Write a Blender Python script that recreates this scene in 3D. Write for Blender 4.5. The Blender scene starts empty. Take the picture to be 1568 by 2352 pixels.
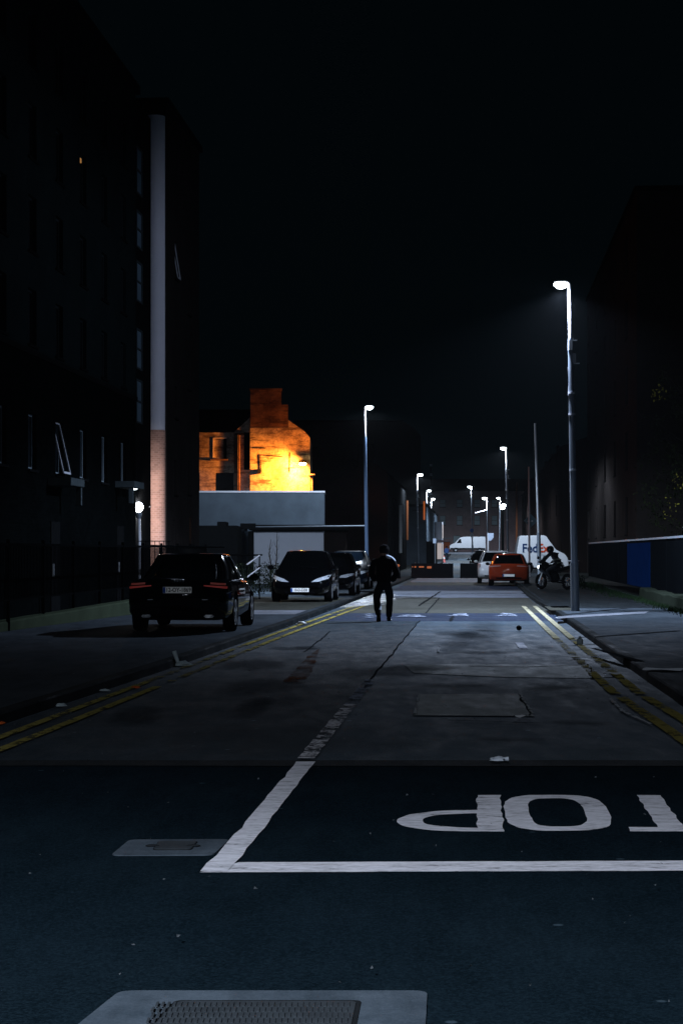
import bpy, bmesh, math, random
from mathutils import Vector, Matrix, Euler, noise as mnoise

# ------------------------------------------------------------------ camera, world, exposure
SC = bpy.context.scene
COL = SC.collection
random.seed(7)
F = 4573.0                      # focal length in units of a 1568 x 2352 picture
HOR = 1266.0                    # horizon row in those units
EYE = 1.6
SL = 0.068                      # the street runs along (0.068, 1)

cam_d = bpy.data.cameras.new('camera')
cam_d.sensor_fit = 'VERTICAL'
cam_d.sensor_height = 36.0
cam_d.sensor_width = 24.0
cam_d.lens = F / 2352 * 36.0
cam_d.shift_y = (HOR - 1176) / 2352
cam_d.clip_start = 0.1
cam_d.clip_end = 3000
cam = bpy.data.objects.new('camera', cam_d)
cam.location = (0, 0, EYE)
cam.rotation_euler = (math.radians(90), 0, 0)
COL.objects.link(cam)
SC.camera = cam

world = bpy.data.worlds.new('World')
SC.world = world
world.use_nodes = True
bg = world.node_tree.nodes['Background']
bg.inputs['Color'].default_value = (0.20, 0.66, 0.95, 1)
bg.inputs['Strength'].default_value = 0.0019

SC.view_settings.view_transform = 'Standard'
SC.view_settings.look = 'None'
SC.view_settings.exposure = 0.0
SC.view_settings.gamma = 1.0
SC.view_settings.use_curve_mapping = False
try:
    SC.cycles.max_bounces = 6
    SC.cycles.diffuse_bounces = 2
    SC.cycles.glossy_bounces = 3
    SC.cycles.transparent_max_bounces = 8
    SC.cycles.sample_clamp_indirect = 3.0
    SC.cycles.caustics_reflective = False
    SC.cycles.caustics_refractive = False
except Exception:
    pass

# ------------------------------------------------------------------ placing helpers
def lerp_tab(tab, Y):
    if Y <= tab[0][0]: return tab[0][1]
    for (a, va), (b, vb) in zip(tab, tab[1:]):
        if Y <= b: return va + (vb - va) * (Y - a) / (b - a)
    return tab[-1][1]
def gz(Y):                      # the ground: level, then rising gently towards the far junction
    if Y < 150: return 0.0
    if Y < 313: return 1.5 * ((Y - 150) / 163.0) ** 2
    return 1.5
def X(px, Y): return (px - 784) * Y / F
def Z(py, Y): return EYE - (py - HOR) * Y / F
def RX(u, Y): return u + SL * Y
KL = [(12, -4.45), (18, -4.36), (27, -4.16), (43, -3.97), (64, -3.88), (80, -3.8), (400, -3.8)]
KR = [(12, 2.3), (20, 2.11), (31, 2.03), (52, 1.94), (64, 1.75), (94, 1.8), (400, 1.9)]
PAV = 0.12
TH0 = -math.atan(SL)

# ------------------------------------------------------------------ tagging
def tag(o, label=None, cat=None, group=None, kind=None):
    if label: o['label'] = label
    if cat: o['category'] = cat
    if group: o['group'] = group
    if kind: o['kind'] = kind
    return o
def thing(name, label, cat, loc=(0, 0, 0), rz=0.0, group=None):
    o = bpy.data.objects.new(name, None)
    o.location = loc; o.rotation_euler = (0, 0, rz)
    o.empty_display_size = 0.2
    COL.objects.link(o)
    return tag(o, label, cat, group)

# ------------------------------------------------------------------ mesh builder
class MB:
    def __init__(s): s.bm = bmesh.new()
    def face(s, pts):
        vs = [s.bm.verts.new(p) for p in pts]
        try: return s.bm.faces.new(vs)
        except Exception: return None
    def box(s, x0, y0, z0, x1, y1, z1):
        if x0 > x1: x0, x1 = x1, x0
        if y0 > y1: y0, y1 = y1, y0
        if z0 > z1: z0, z1 = z1, z0
        v = [s.bm.verts.new(p) for p in ((x0,y0,z0),(x1,y0,z0),(x1,y1,z0),(x0,y1,z0),(x0,y0,z1),(x1,y0,z1),(x1,y1,z1),(x0,y1,z1))]
        for f in ((0,3,2,1),(4,5,6,7),(0,1,5,4),(1,2,6,5),(2,3,7,6),(3,0,4,7)):
            s.bm.faces.new([v[i] for i in f])
        return s
    def bevbox(s, x0, y0, z0, x1, y1, z1, b=0.02, seg=2):
        t = bmesh.new()
        bmesh.ops.create_cube(t, size=1.0)
        for v in t.verts:
            v.co = Vector(((x0+x1)/2 + v.co.x*abs(x1-x0), (y0+y1)/2 + v.co.y*abs(y1-y0), (z0+z1)/2 + v.co.z*abs(z1-z0)))
        bmesh.ops.bevel(t, geom=list(t.edges), offset=b, segments=seg, affect='EDGES')
        s.merge(t); return s
    def merge(s, t, M=None):
        mp = {}
        for v in t.verts: mp[v] = s.bm.verts.new(M @ v.co if M else v.co)
        for f in t.faces:
            try: s.bm.faces.new([mp[v] for v in f.verts])
            except Exception: pass
        t.free()
    def prism(s, poly, fn, a, b):
        """poly: 2D points; fn(p, t) -> 3D; between t=a and t=b"""
        A = [s.bm.verts.new(fn(p, a)) for p in poly]; B = [s.bm.verts.new(fn(p, b)) for p in poly]
        n = len(poly)
        s.bm.faces.new(A[::-1]); s.bm.faces.new(B)
        for i in range(n): s.bm.faces.new((A[i], A[(i+1)%n], B[(i+1)%n], B[i]))
        return s
    def loft(s, rings, cap=True, closed=True):
        R = [[s.bm.verts.new(p) for p in r] for r in rings]
        n = len(R[0])
        for a, b in zip(R, R[1:]):
            for i in range(n if closed else n-1):
                try: s.bm.faces.new((a[i], a[(i+1)%n], b[(i+1)%n], b[i]))
                except Exception: pass
        if cap:
            for r in (R[0][::-1], R[-1]):
                try: s.bm.faces.new(r)
                except Exception: pass
        return s
    def tube(s, pts, rad, n=8, cap=True):
        pts = [Vector(p) for p in pts]
        if not hasattr(rad, '__len__'): rad = [rad]*len(pts)
        rings = []
        for i, p in enumerate(pts):
            d = (pts[min(i+1, len(pts)-1)] - pts[max(i-1, 0)]).normalized()
            up = Vector((0,0,1)) if abs(d.z) < 0.9 else Vector((1,0,0))
            a = d.cross(up).normalized(); b = d.cross(a).normalized()
            rings.append([p + (a*math.cos(2*math.pi*k/n) + b*math.sin(2*math.pi*k/n))*rad[i] for k in range(n)])
        return s.loft(rings, cap)
    def cyl(s, c, axis, r, h, n=24, r2=None):
        c = Vector(c); a = Vector(axis).normalized()
        return s.tube([c - a*h/2, c + a*h/2], [r, r if r2 is None else r2], n)
    def lathe(s, prof, c=(0,0,0), axis='Z', n=24):
        rings = []
        for r, h in prof:
            ring = []
            for k in range(n):
                a = 2*math.pi*k/n
                if axis == 'Z': ring.append((c[0]+r*math.cos(a), c[1]+r*math.sin(a), c[2]+h))
                else: ring.append((c[0]+h, c[1]+r*math.cos(a), c[2]+r*math.sin(a)))
            rings.append(ring)
        return s.loft(rings, True)
    def ball(s, c, r, sc=(1,1,1), u=12, v=8):
        t = bmesh.new()
        bmesh.ops.create_uvsphere(t, u_segments=u, v_segments=v, radius=r)
        s.merge(t, Matrix.Translation(c) @ Matrix.Diagonal((*sc, 1)))
        return s
    def build(s, name, mat, parent=None, smooth=False, ang=38, weld=False, uvfn=None):
        bm = s.bm
        if weld: bmesh.ops.remove_doubles(bm, verts=bm.verts, dist=0.0005)
        bmesh.ops.recalc_face_normals(bm, faces=bm.faces) if smooth or weld else None
        uv = bm.loops.layers.uv.new('UVMap')
        bm.normal_update()
        for f in bm.faces:
            nrm = f.normal
            if uvfn:
                for l in f.loops: l[uv].uv = uvfn(l.vert.co)
            elif abs(nrm.z) > 0.7:
                for l in f.loops: l[uv].uv = (l.vert.co.x, l.vert.co.y)
            else:
                t = Vector((-nrm.y, nrm.x, 0)).normalized()
                for l in f.loops: l[uv].uv = (l.vert.co.dot(t), l.vert.co.z)
        if smooth:
            lim = math.radians(ang)
            for f in bm.faces: f.smooth = True
            for e in bm.edges:
                if len(e.link_faces) == 2 and e.calc_face_angle(0) > lim: e.smooth = False
        me = bpy.data.meshes.new(name)
        bm.to_mesh(me); bm.free()
        me.materials.append(mat)
        o = bpy.data.objects.new(name, me)
        COL.objects.link(o)
        if parent: o.parent = parent
        return o

# ------------------------------------------------------------------ materials
def srgb(r, g, b):
    f = lambda c: (c/255/12.92) if c/255 <= 0.04045 else ((c/255+0.055)/1.055)**2.4
    return (f(r), f(g), f(b))
def newmat(name):
    m = bpy.data.materials.new(name); m.use_nodes = True
    nt = m.node_tree
    return m, nt, nt.nodes, nt.links, nt.nodes['Principled BSDF']
def coords(nt, kind='Object', scale=(1,1,1)):
    tc = nt.nodes.new('ShaderNodeTexCoord'); mp = nt.nodes.new('ShaderNodeMapping')
    mp.inputs['Scale'].default_value = scale
    nt.links.new(tc.outputs[kind], mp.inputs['Vector'])
    return mp.outputs['Vector']
def noise(nt, vec, scale, detail=4, rough=0.6):
    n = nt.nodes.new('ShaderNodeTexNoise')
    n.inputs['Scale'].default_value = scale; n.inputs['Detail'].default_value = detail; n.inputs['Roughness'].default_value = rough
    nt.links.new(vec, n.inputs['Vector'])
    return n.outputs['Fac']
def ramp(nt, fac, stops):
    r = nt.nodes.new('ShaderNodeValToRGB')
    el = r.color_ramp.elements
    while len(el) < len(stops): el.new(0.5)
    for e, (p, c) in zip(el, stops):
        e.position = p
        e.color = (c, c, c, 1) if not hasattr(c, '__len__') else (*c, 1)
    nt.links.new(fac, r.inputs['Fac'])
    return r.outputs['Color']
def mixc(nt, fac, a, b, mode='MIX'):
    m = nt.nodes.new('ShaderNodeMix'); m.data_type = 'RGBA'; m.blend_type = mode
    for s, v in ((m.inputs['Factor'], fac), (m.inputs['A'], a), (m.inputs['B'], b)):
        if hasattr(v, 'is_linked'): nt.links.new(v, s)
        elif hasattr(v, '__len__'): s.default_value = (*v, 1)
        else: s.default_value = v
    return m.outputs['Result']
def bump(nt, h, strength=0.3, dist=0.01):
    b = nt.nodes.new('ShaderNodeBump'); b.inputs['Strength'].default_value = strength; b.inputs['Distance'].default_value = dist
    nt.links.new(h, b.inputs['Height'])
    return b.outputs['Normal']
def mat(name, col, rough=0.7, metal=0.0, var=0.25, scale=6.0, bmp=0.0, coat=0.0, spec=0.0, kind='Object'):
    m, nt, N, L, P = newmat(name)
    v = coords(nt, kind)
    n1 = noise(nt, v, scale, 5)
    c = mixc(nt, n1, tuple(x*(1-var) for x in col), tuple(min(1, x*(1+var)) for x in col))
    L.new(c, P.inputs['Base Color'])
    P.inputs['Roughness'].default_value = rough
    rr = ramp(nt, n1, [(0.3, max(0, rough-0.08)), (0.7, min(1, rough+0.08))])
    L.new(rr, P.inputs['Roughness'])
    P.inputs['Metallic'].default_value = metal
    P.inputs['Coat Weight'].default_value = coat
    P.inputs['Coat Roughness'].default_value = 0.04
    P.inputs['Specular IOR Level'].default_value = spec
    if bmp:
        L.new(bump(nt, noise(nt, v, scale*8, 4), bmp, 0.01), P.inputs['Normal'])
    return m
def emis(name, col, strength):
    m, nt, N, L, P = newmat(name)
    P.inputs['Base Color'].default_value = (0.1, 0.1, 0.1, 1)
    P.inputs['Emission Color'].default_value = (*col, 1)
    P.inputs['Emission Strength'].default_value = strength
    return m
def asphalt(name, dark, light, patch=0.35, speck=0.25, rough=0.78, specs=0.05, seed=0.0):
    m, nt, N, L, P = newmat(name)
    tc = N.new('ShaderNodeTexCoord'); mp = N.new('ShaderNodeMapping'); mp.inputs['Location'].default_value = (seed, seed*2, 0)
    L.new(tc.outputs['Object'], mp.inputs['Vector']); v = mp.outputs['Vector']
    big = noise(nt, v, patch, 6, 0.65)
    mp2 = N.new('ShaderNodeMapping'); mp2.inputs['Scale'].default_value = (2.2, 0.5, 1); L.new(tc.outputs['Object'], mp2.inputs['Vector'])
    mid = noise(nt, mp2.outputs['Vector'], 1.6, 6, 0.7)
    fine = noise(nt, v, 70, 3, 0.75)
    c = mixc(nt, ramp(nt, big, [(0.34, 0), (0.66, 1)]), dark, light)
    c = mixc(nt, ramp(nt, mid, [(0.38, 0.45), (0.58, 0)]), c, tuple(x*0.45 for x in dark))
    c = mixc(nt, ramp(nt, fine, [(0.42, 0.0), (0.72, speck)]), c, tuple(min(1, x*3.2) for x in light))
    # pale chippings and gum
    vo = N.new('ShaderNodeTexVoronoi'); vo.inputs['Scale'].default_value = 2.3; L.new(v, vo.inputs['Vector'])
    c = mixc(nt, ramp(nt, vo.outputs['Distance'], [(0.0, 0.8), (0.045, 0.6), (0.06, 0)]), c, tuple(min(1, x*4+0.02) for x in light))
    L.new(c, P.inputs['Base Color'])
    L.new(ramp(nt, mid, [(0.3, rough), (0.6, 0.97)]), P.inputs['Roughness'])
    mp3 = N.new('ShaderNodeMapping'); mp3.inputs['Scale'].default_value = (1.0, 0.35, 1); L.new(tc.outputs['Object'], mp3.inputs['Vector'])
    wr = noise(nt, mp3.outputs['Vector'], 3.1, 7, 0.78)
    L.new(ramp(nt, mixc(nt, 0.45, wr, fine), [(0.36, specs*0.15), (0.50, specs*0.8), (0.64, specs*2.6)]), P.inputs['Specular IOR Level'])
    L.new(bump(nt, fine, 0.45, 0.006), P.inputs['Normal'])
    return m
def worn(name, col, thr=0.45, soft=0.08, scale=5.0, streak=(1, 1, 1), rough=0.6, edge=0.0):
    """road paint: opaque where it is left, see-through where it has worn away"""
    m, nt, N, L, P = newmat(name)
    v = coords(nt, 'Object', streak)
    n1 = noise(nt, v, scale, 7, 0.72)
    n2 = noise(nt, v, scale*6, 4, 0.6)
    c = mixc(nt, ramp(nt, mixc(nt, 0.5, n1, n2), [(0.36, 0), (0.56, 1)]), tuple(x*0.50 for x in col), col)
    L.new(c, P.inputs['Base Color'])
    P.inputs['Roughness'].default_value = 0.95; P.inputs['Specular IOR Level'].default_value = 0.0
    mx = N.new('ShaderNodeMath'); mx.operation = 'MULTIPLY_ADD'; mx.inputs[1].default_value = 0.75; L.new(n1, mx.inputs[0])
    m2 = N.new('ShaderNodeMath'); m2.operation = 'MULTIPLY'; m2.inputs[1].default_value = 0.25; L.new(n2, m2.inputs[0]); L.new(m2.outputs[0], mx.inputs[2])
    L.new(ramp(nt, mx.outputs[0], [(thr-soft, 0), (thr+soft, 1)]), P.inputs['Alpha'])
    L.new(bump(nt, n2, 0.4, 0.004), P.inputs['Normal'])
    return m
def brick(name, c1, c2, mortar, rough=0.85, bw=0.225, bh=0.075, dirt=0.4, bias=0.0, headers=None):
    m, nt, N, L, P = newmat(name)
    v = coords(nt, 'UV')
    b = N.new('ShaderNodeTexBrick')
    b.inputs['Scale'].default_value = 1.0; b.inputs['Brick Width'].default_value = bw; b.inputs['Row Height'].default_value = bh
    b.inputs['Mortar Size'].default_value = 0.006; b.inputs['Mortar Smooth'].default_value = 0.3; b.inputs['Bias'].default_value = bias
    b.inputs['Color1'].default_value = (*c1, 1); b.inputs['Color2'].default_value = (*c2, 1); b.inputs['Mortar'].default_value = (*mortar, 1)
    L.new(v, b.inputs['Vector'])
    n = noise(nt, v, 0.8, 5)
    c = mixc(nt, ramp(nt, n, [(0.35, dirt), (0.65, 0)]), b.outputs['Color'], tuple(x*0.5 for x in c1))
    L.new(c, P.inputs['Base Color']); P.inputs['Roughness'].default_value = rough
    P.inputs['Specular IOR Level'].default_value = 0.0
    L.new(bump(nt, b.outputs['Fac'], -0.4, 0.01), P.inputs['Normal'])
    return m
def wetmat(name, col):
    m, nt, N, L, P = newmat(name)
    v = coords(nt, 'Object', (0.6, 3.0, 1)); n1 = noise(nt, v, 1.6, 6, 0.7); n2 = noise(nt, coords(nt, 'Object'), 7, 4, 0.7)
    L.new(mixc(nt, n2, tuple(x*0.5 for x in col), col), P.inputs['Base Color'])
    L.new(ramp(nt, n1, [(0.35, 0.85), (0.6, 0.38)]), P.inputs['Roughness']); P.inputs['Specular IOR Level'].default_value = 0.5
    L.new(ramp(nt, n1, [(0.51, 0.0), (0.55, 1.0)]), P.inputs['Alpha'])
    L.new(bump(nt, n2, 0.8, 0.03), P.inputs['Normal'])
    return m
def carpaint(name, col, flake=0.0, rough=0.22):
    m, nt, N, L, P = newmat(name)
    P.inputs['Base Color'].default_value = (*col, 1)
    v = coords(nt, 'Object')
    d = noise(nt, v, 3.0, 5)
    L.new(ramp(nt, d, [(0.3, rough+0.15), (0.7, rough+0.35)]), P.inputs['Roughness']); P.inputs['Specular IOR Level'].default_value = 0.0
    P.inputs['Metallic'].default_value = flake
    P.inputs['Coat Weight'].default_value = 0.7; P.inputs['Coat Roughness'].default_value = 0.03
    L.new(bump(nt, noise(nt, v, 900, 1), 0.03, 0.001), P.inputs['Normal'])
    return m
def glass(name, col=(0.01, 0.013, 0.016), rough=0.05):
    m, nt, N, L, P = newmat(name)
    P.inputs['Base Color'].default_value = (*col, 1); P.inputs['Roughness'].default_value = rough
    P.inputs['Specular IOR Level'].default_value = 0.8
    v = coords(nt, 'Object'); L.new(bump(nt, noise(nt, v, 1.5, 2), 0.03, 0.02), P.inputs['Normal'])
    return m

M = {}
M['road_new'] = asphalt('fresh_asphalt', (0.0030, 0.0070, 0.0105), (0.0070, 0.0135, 0.0185), 0.35, 0.42, 0.9, 0.0)
M['road_old'] = asphalt('old_asphalt', (0.022, 0.036, 0.045), (0.048, 0.070, 0.094), 0.22, 0.10, 0.78, 0.065, seed=3)
M['road_left'] = asphalt('left_lane_asphalt', (0.010, 0.018, 0.024), (0.024, 0.036, 0.047), 0.26, 0.10, 0.8, 0.05, seed=41)
M['slab'] = asphalt('pale_slab', (0.055, 0.060, 0.070), (0.125, 0.137, 0.165), 0.45, 0.06, 0.80, 0.15, seed=5)
M['slab_olive'] = asphalt('olive_slab', (0.034, 0.036, 0.030), (0.056, 0.058, 0.050), 0.4, 0.05, 0.7, seed=8)
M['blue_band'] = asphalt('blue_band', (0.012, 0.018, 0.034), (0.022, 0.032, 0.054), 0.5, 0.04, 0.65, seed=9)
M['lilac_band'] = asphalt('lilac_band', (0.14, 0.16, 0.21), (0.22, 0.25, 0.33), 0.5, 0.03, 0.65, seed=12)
M['patch'] = asphalt('patch_asphalt', (0.11, 0.125, 0.12), (0.16, 0.178, 0.172), 0.8, 0.15, 0.75, 0.16, seed=14)
M['patch_rim'] = mat('chalky_patch_rim', (0.36, 0.38, 0.40), 0.9, var=0.3)
M['tar'] = asphalt('dark_tar', (0.007, 0.010, 0.011), (0.012, 0.015, 0.017), 0.8, 0.03, 0.9, seed=17)
M['pavement'] = asphalt('footpath_concrete', (0.018, 0.024, 0.030), (0.034, 0.042, 0.050), 0.3, 0.05, 0.8, 0.005, seed=21)
M['pave_warm'] = asphalt('footpath_warm', (0.026, 0.027, 0.022), (0.042, 0.043, 0.036), 0.3, 0.05, 0.8, 0.005, seed=23)
M['kerb'] = asphalt('kerb_stone', (0.006, 0.008, 0.009), (0.014, 0.017, 0.019), 1.2, 0.05, 0.7, 0.005, seed=25)
M['ground'] = asphalt('ground_dirt', (0.010, 0.012, 0.012), (0.016, 0.019, 0.018), 0.2, 0.05, 0.9, 0.005, seed=27)
M['white_line'] = worn('white_road_paint', (0.78, 0.78, 0.84), 0.385, 0.03, 6.0, (0.5, 1.6, 1))
M['white_worn'] = worn('worn_white_paint', (0.60, 0.60, 0.64), 0.50, 0.05, 5.0, (1, 0.6, 1))
M['white_frag'] = worn('scraped_white_paint', (0.22, 0.25, 0.31), 0.50, 0.06, 2.0, (1, 0.5, 1))
M['yellow'] = worn('yellow_road_paint', (0.27, 0.225, 0.065), 0.44, 0.05, 3.2, (1, 0.5, 1))
M['yellow_worn'] = worn('worn_yellow_paint', (0.18, 0.155, 0.065), 0.50, 0.05, 2.6, (1, 0.6, 1))
M['yellow_pale'] = worn('pale_yellow_paint', (0.30, 0.28, 0.19), 0.40, 0.06, 3.2, (1, 0.5, 1))
M['orange_patch'] = worn('orange_stain', (0.12, 0.040, 0.014), 0.55, 0.10, 2.2, (1, 0.5, 1))
M['wet'] = wetmat('wet_pale_cobble', (0.42, 0.42, 0.38))
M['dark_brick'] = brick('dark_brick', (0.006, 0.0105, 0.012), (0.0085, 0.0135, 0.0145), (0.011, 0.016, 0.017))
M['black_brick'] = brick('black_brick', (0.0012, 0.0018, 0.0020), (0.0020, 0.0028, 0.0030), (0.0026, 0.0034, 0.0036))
M['brown_brick'] = brick('brown_brick', (0.019, 0.017, 0.0165), (0.024, 0.020, 0.019), (0.025, 0.023, 0.023))
M['pink_brick'] = brick('pink_brick', (0.60, 0.34, 0.27), (0.36, 0.20, 0.16), (0.66, 0.44, 0.38), bias=-0.2, bw=0.12, bh=0.065)
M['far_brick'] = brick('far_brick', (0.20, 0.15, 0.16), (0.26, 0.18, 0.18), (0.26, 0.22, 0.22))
M['plain_dark'] = mat('dark_render', (0.005, 0.0055, 0.006), 0.9, spec=0.0)
M['dark_roof'] = mat('dark_slate', (0.006, 0.006, 0.007), 0.8, spec=0.0, scale=3)
M['red_dark'] = brick('red_dark_brick', (0.010, 0.0075, 0.007), (0.013, 0.009, 0.008), (0.012, 0.010, 0.010))
M['white_render'] = mat('white_render', (0.70, 0.69, 0.78), 0.8, bmp=0.2, var=0.08, scale=2)
M['grey_render'] = mat('grey_render', (0.050, 0.066, 0.084), 0.85, bmp=0.25, var=0.5, scale=0.9)
M['pale_shutter'] = mat('pale_shutter', (0.42, 0.44, 0.50), 0.8, bmp=0.15, var=0.08, scale=2)
M['frame_dim'] = mat('dim_window_frame', (0.016, 0.021, 0.024), 0.6, var=0.6, scale=0.4)
M['canopy'] = mat('grey_canopy', (0.035, 0.045, 0.05), 0.8)
M['pale_frame'] = mat('pale_metal_frame', (0.16, 0.20, 0.23), 0.5, var=0.1)
M['black_metal'] = mat('black_metal', (0.0015, 0.0018, 0.002), 0.6, 0.0, var=0.2)
M['galv'] = mat('galvanised_steel', (0.42, 0.45, 0.48), 0.45, 0.35, var=0.15, scale=3)
M['pole_dark'] = mat('dull_steel_pole', (0.18, 0.21, 0.25), 0.5, 0.5, var=0.2, scale=3)
M['pole_bluish_lit'] = mat('bluish_lit_pole', (0.20, 0.30, 0.48), 0.6, 0.1, var=0.15, scale=3)  # bluish lamp light on the pole put into its colour
M['pole_pale'] = mat('pale_steel_pole', (0.42, 0.43, 0.47), 0.6, 0.1, var=0.1, scale=3)
M['win_glass'] = glass('window_glass', (0.012, 0.016, 0.020), 0.12)
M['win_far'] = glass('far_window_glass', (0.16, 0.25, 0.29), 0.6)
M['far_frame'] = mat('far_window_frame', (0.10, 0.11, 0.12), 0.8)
M['win_blue'] = glass('pale_window_glass', (0.08, 0.12, 0.16), 0.25)
M['blind_blue'] = mat('frosted_stair_glass', (0.10, 0.15, 0.20), 0.6, var=0.4, scale=0.8)
M['lit_warm'] = emis('lit_window_warm', (1.0, 0.50, 0.22), 0.75)
M['shop_glow'] = emis('shop_glow_panel', (1.0, 0.86, 0.84), 0.35)  # emission stands in for lamp light on the pale shopfront
M['lit_orange'] = emis('lit_window_orange', (1.0, 0.45, 0.12), 0.30)
M['lit_dim'] = emis('lit_window_dim', (1.0, 0.55, 0.30), 0.018)
M['lens'] = emis('lamp_lens', (0.86, 0.94, 1.0), 40)
M['lens_far'] = emis('lamp_lens_far', (0.84, 0.95, 1.0), 12)
M['lens_sodium'] = emis('sodium_lens', (1.0, 0.62, 0.22), 60)
M['globe'] = emis('globe_lens', (0.88, 0.93, 1.0), 18)
M['black_paint'] = carpaint('black_car_paint', (0.0008, 0.0009, 0.0012))
M['blue_paint'] = carpaint('dark_blue_car_paint', (0.002, 0.004, 0.008), 0.2)
M['red_paint'] = carpaint('orange_red_car_paint', (0.17, 0.022, 0.007), 0.1, 0.3)
M['silver_paint'] = carpaint('silver_car_paint', (0.42, 0.44, 0.48), 0.45, 0.35)
M['white_paint'] = carpaint('white_van_paint', (0.42, 0.45, 0.49), 0.0, 0.4)
M['car_glass'] = glass('car_glass', (0.0008, 0.001, 0.0012), 0.04)
M['car_glass_sky'] = glass('car_glass_sky_tint', (0.006, 0.014, 0.026), 0.3)  # sky reflection put into the glass as a bluish base colour
M['tyre'] = mat('tyre_rubber', (0.002, 0.002, 0.0023), 0.85)
M['alloy'] = mat('alloy_rim', (0.35, 0.37, 0.40), 0.3, 0.9)
M['chrome'] = mat('chrome_trim', (0.75, 0.78, 0.82), 0.15, 1.0, var=0.05)
M['plastic'] = mat('black_plastic', (0.0022, 0.0022, 0.0026), 0.6)
M['plate'] = mat('plate_white', (0.82, 0.82, 0.78), 0.5, var=0.05)
M['plate_blue'] = mat('plate_blue', (0.01, 0.05, 0.25), 0.5, var=0.05)
M['plate_ink'] = mat('plate_ink', (0.01, 0.01, 0.012), 0.5)
M['tail'] = emis('tail_light_red', (1.0, 0.05, 0.02), 0.06)
M['tail_dull'] = emis('tail_light_dull', (0.6, 0.05, 0.015), 0.06)
M['tail_on'] = emis('tail_light_lit', (1.0, 0.22, 0.10), 3.5)
M['amber_on'] = emis('amber_light_lit', (1.0, 0.62, 0.34), 2.6)
M['reflector'] = emis('orange_glow_strip', (1.0, 0.22, 0.03), 0.32)
M['headlamp'] = mat('headlamp_glass', (0.55, 0.60, 0.66), 0.22, 0.55, var=0.5, scale=30, coat=1.0)
M['sign_blue'] = mat('sign_blue', (0.03, 0.12, 0.40), 0.5, var=0.05)
M['sign_pale'] = mat('sign_pale', (0.38, 0.46, 0.60), 0.5, var=0.08)
M['sign_teal'] = mat('sign_teal_back', (0.075, 0.125, 0.15), 0.6, var=0.15)
M['text_blue'] = mat('lettering_blue', (0.010, 0.026, 0.075), 0.5, var=0.05)
M['text_orange'] = mat('lettering_orange', (0.33, 0.040, 0.014), 0.5, var=0.05)
M['barrier'] = mat('dark_barrier', (0.014, 0.018, 0.024), 0.8, bmp=0.2, scale=3)
M['hoard_dark'] = mat('dark_hoarding', (0.0022, 0.0028, 0.0035), 0.7, bmp=0.1, scale=1)
M['hoard_blue'] = mat('blue_hoarding', (0.0008, 0.007, 0.032), 0.8, bmp=0.1, var=0.35, scale=1.6)
M['low_wall'] = mat('mossy_low_wall', (0.026, 0.034, 0.022), 0.9, bmp=0.3, var=0.45, scale=1.2)
M['low_wall_dark'] = mat('dark_mossy_wall', (0.014, 0.018, 0.013), 0.9, bmp=0.3, var=0.5, scale=1.5)
M['bark'] = mat('bark', (0.008, 0.007, 0.006), 0.9, bmp=0.4)
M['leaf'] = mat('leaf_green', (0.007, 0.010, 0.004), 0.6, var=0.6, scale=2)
M['leaf_lit'] = mat('leaf_lit_gold', (0.13, 0.12, 0.02), 0.6, var=0.5, scale=2)  # lamp glints on the leaves painted as a lighter leaf
M['hedge'] = mat('hedge_leaf', (0.010, 0.014, 0.008), 0.8, var=0.6, scale=3)
M['grass'] = mat('grass_blade', (0.008, 0.016, 0.007), 0.8, var=0.5, scale=2)
M['bag_white'] = mat('white_plastic_bag', (0.62, 0.68, 0.76), 0.35, var=0.2, scale=12, bmp=0.3)
M['bag_grey'] = mat('grey_plastic_bag', (0.35, 0.42, 0.44), 0.3, var=0.4, scale=14, bmp=0.3)
M['litter_orange'] = mat('orange_wrapper', (0.45, 0.09, 0.02), 0.4, var=0.4, scale=12)
M['paper'] = mat('white_paper', (0.60, 0.62, 0.64), 0.7, var=0.2, scale=9)
M['concrete_pale'] = asphalt('pale_concrete', (0.042, 0.058, 0.074), (0.080, 0.102, 0.126), 3.5, 0.05, 0.8, seed=31)
M['grit'] = mat('grit', (0.07, 0.08, 0.09), 0.9, var=0.8, scale=2)
M['iron'] = mat('cast_iron', (0.040, 0.048, 0.055), 0.6, 0.3, var=0.5, scale=7, bmp=0.3)
M['crack'] = mat('crack_filler', (0.014, 0.016, 0.018), 0.95, var=0.4, spec=0.0)
M['cloth_black'] = mat('black_cloth', (0.0018, 0.0018, 0.0022), 0.9, var=0.4, scale=14, bmp=0.3, spec=0.05)
M['cloth_dark'] = mat('dark_tracksuit', (0.004, 0.0045, 0.006), 0.85, var=0.4, scale=14, bmp=0.3, spec=0.05)
M['cloth_grey'] = mat('pale_grey_panel', (0.26, 0.30, 0.36), 0.8, var=0.2, scale=14)
M['hair'] = mat('dark_hair', (0.012, 0.012, 0.013), 0.6, var=0.5, scale=40, bmp=0.5)
M['skin'] = mat('skin', (0.20, 0.12, 0.09), 0.6, var=0.1)
M['cloth_blue'] = mat('blue_jacket', (0.06, 0.13, 0.33), 0.8, var=0.2, scale=8)
M['jeans'] = mat('dark_jeans', (0.010, 0.022, 0.040), 0.8, var=0.2, scale=8)
M['pipe_sodium_lit'] = mat('sodium_lit_pipe', (0.05, 0.018, 0.008), 0.8)  # sodium light on the facade strips put into the pipe colour
M['door_orange'] = mat('orange_brown_door', (0.30, 0.080, 0.030), 0.7, var=0.2, scale=1.5)

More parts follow.
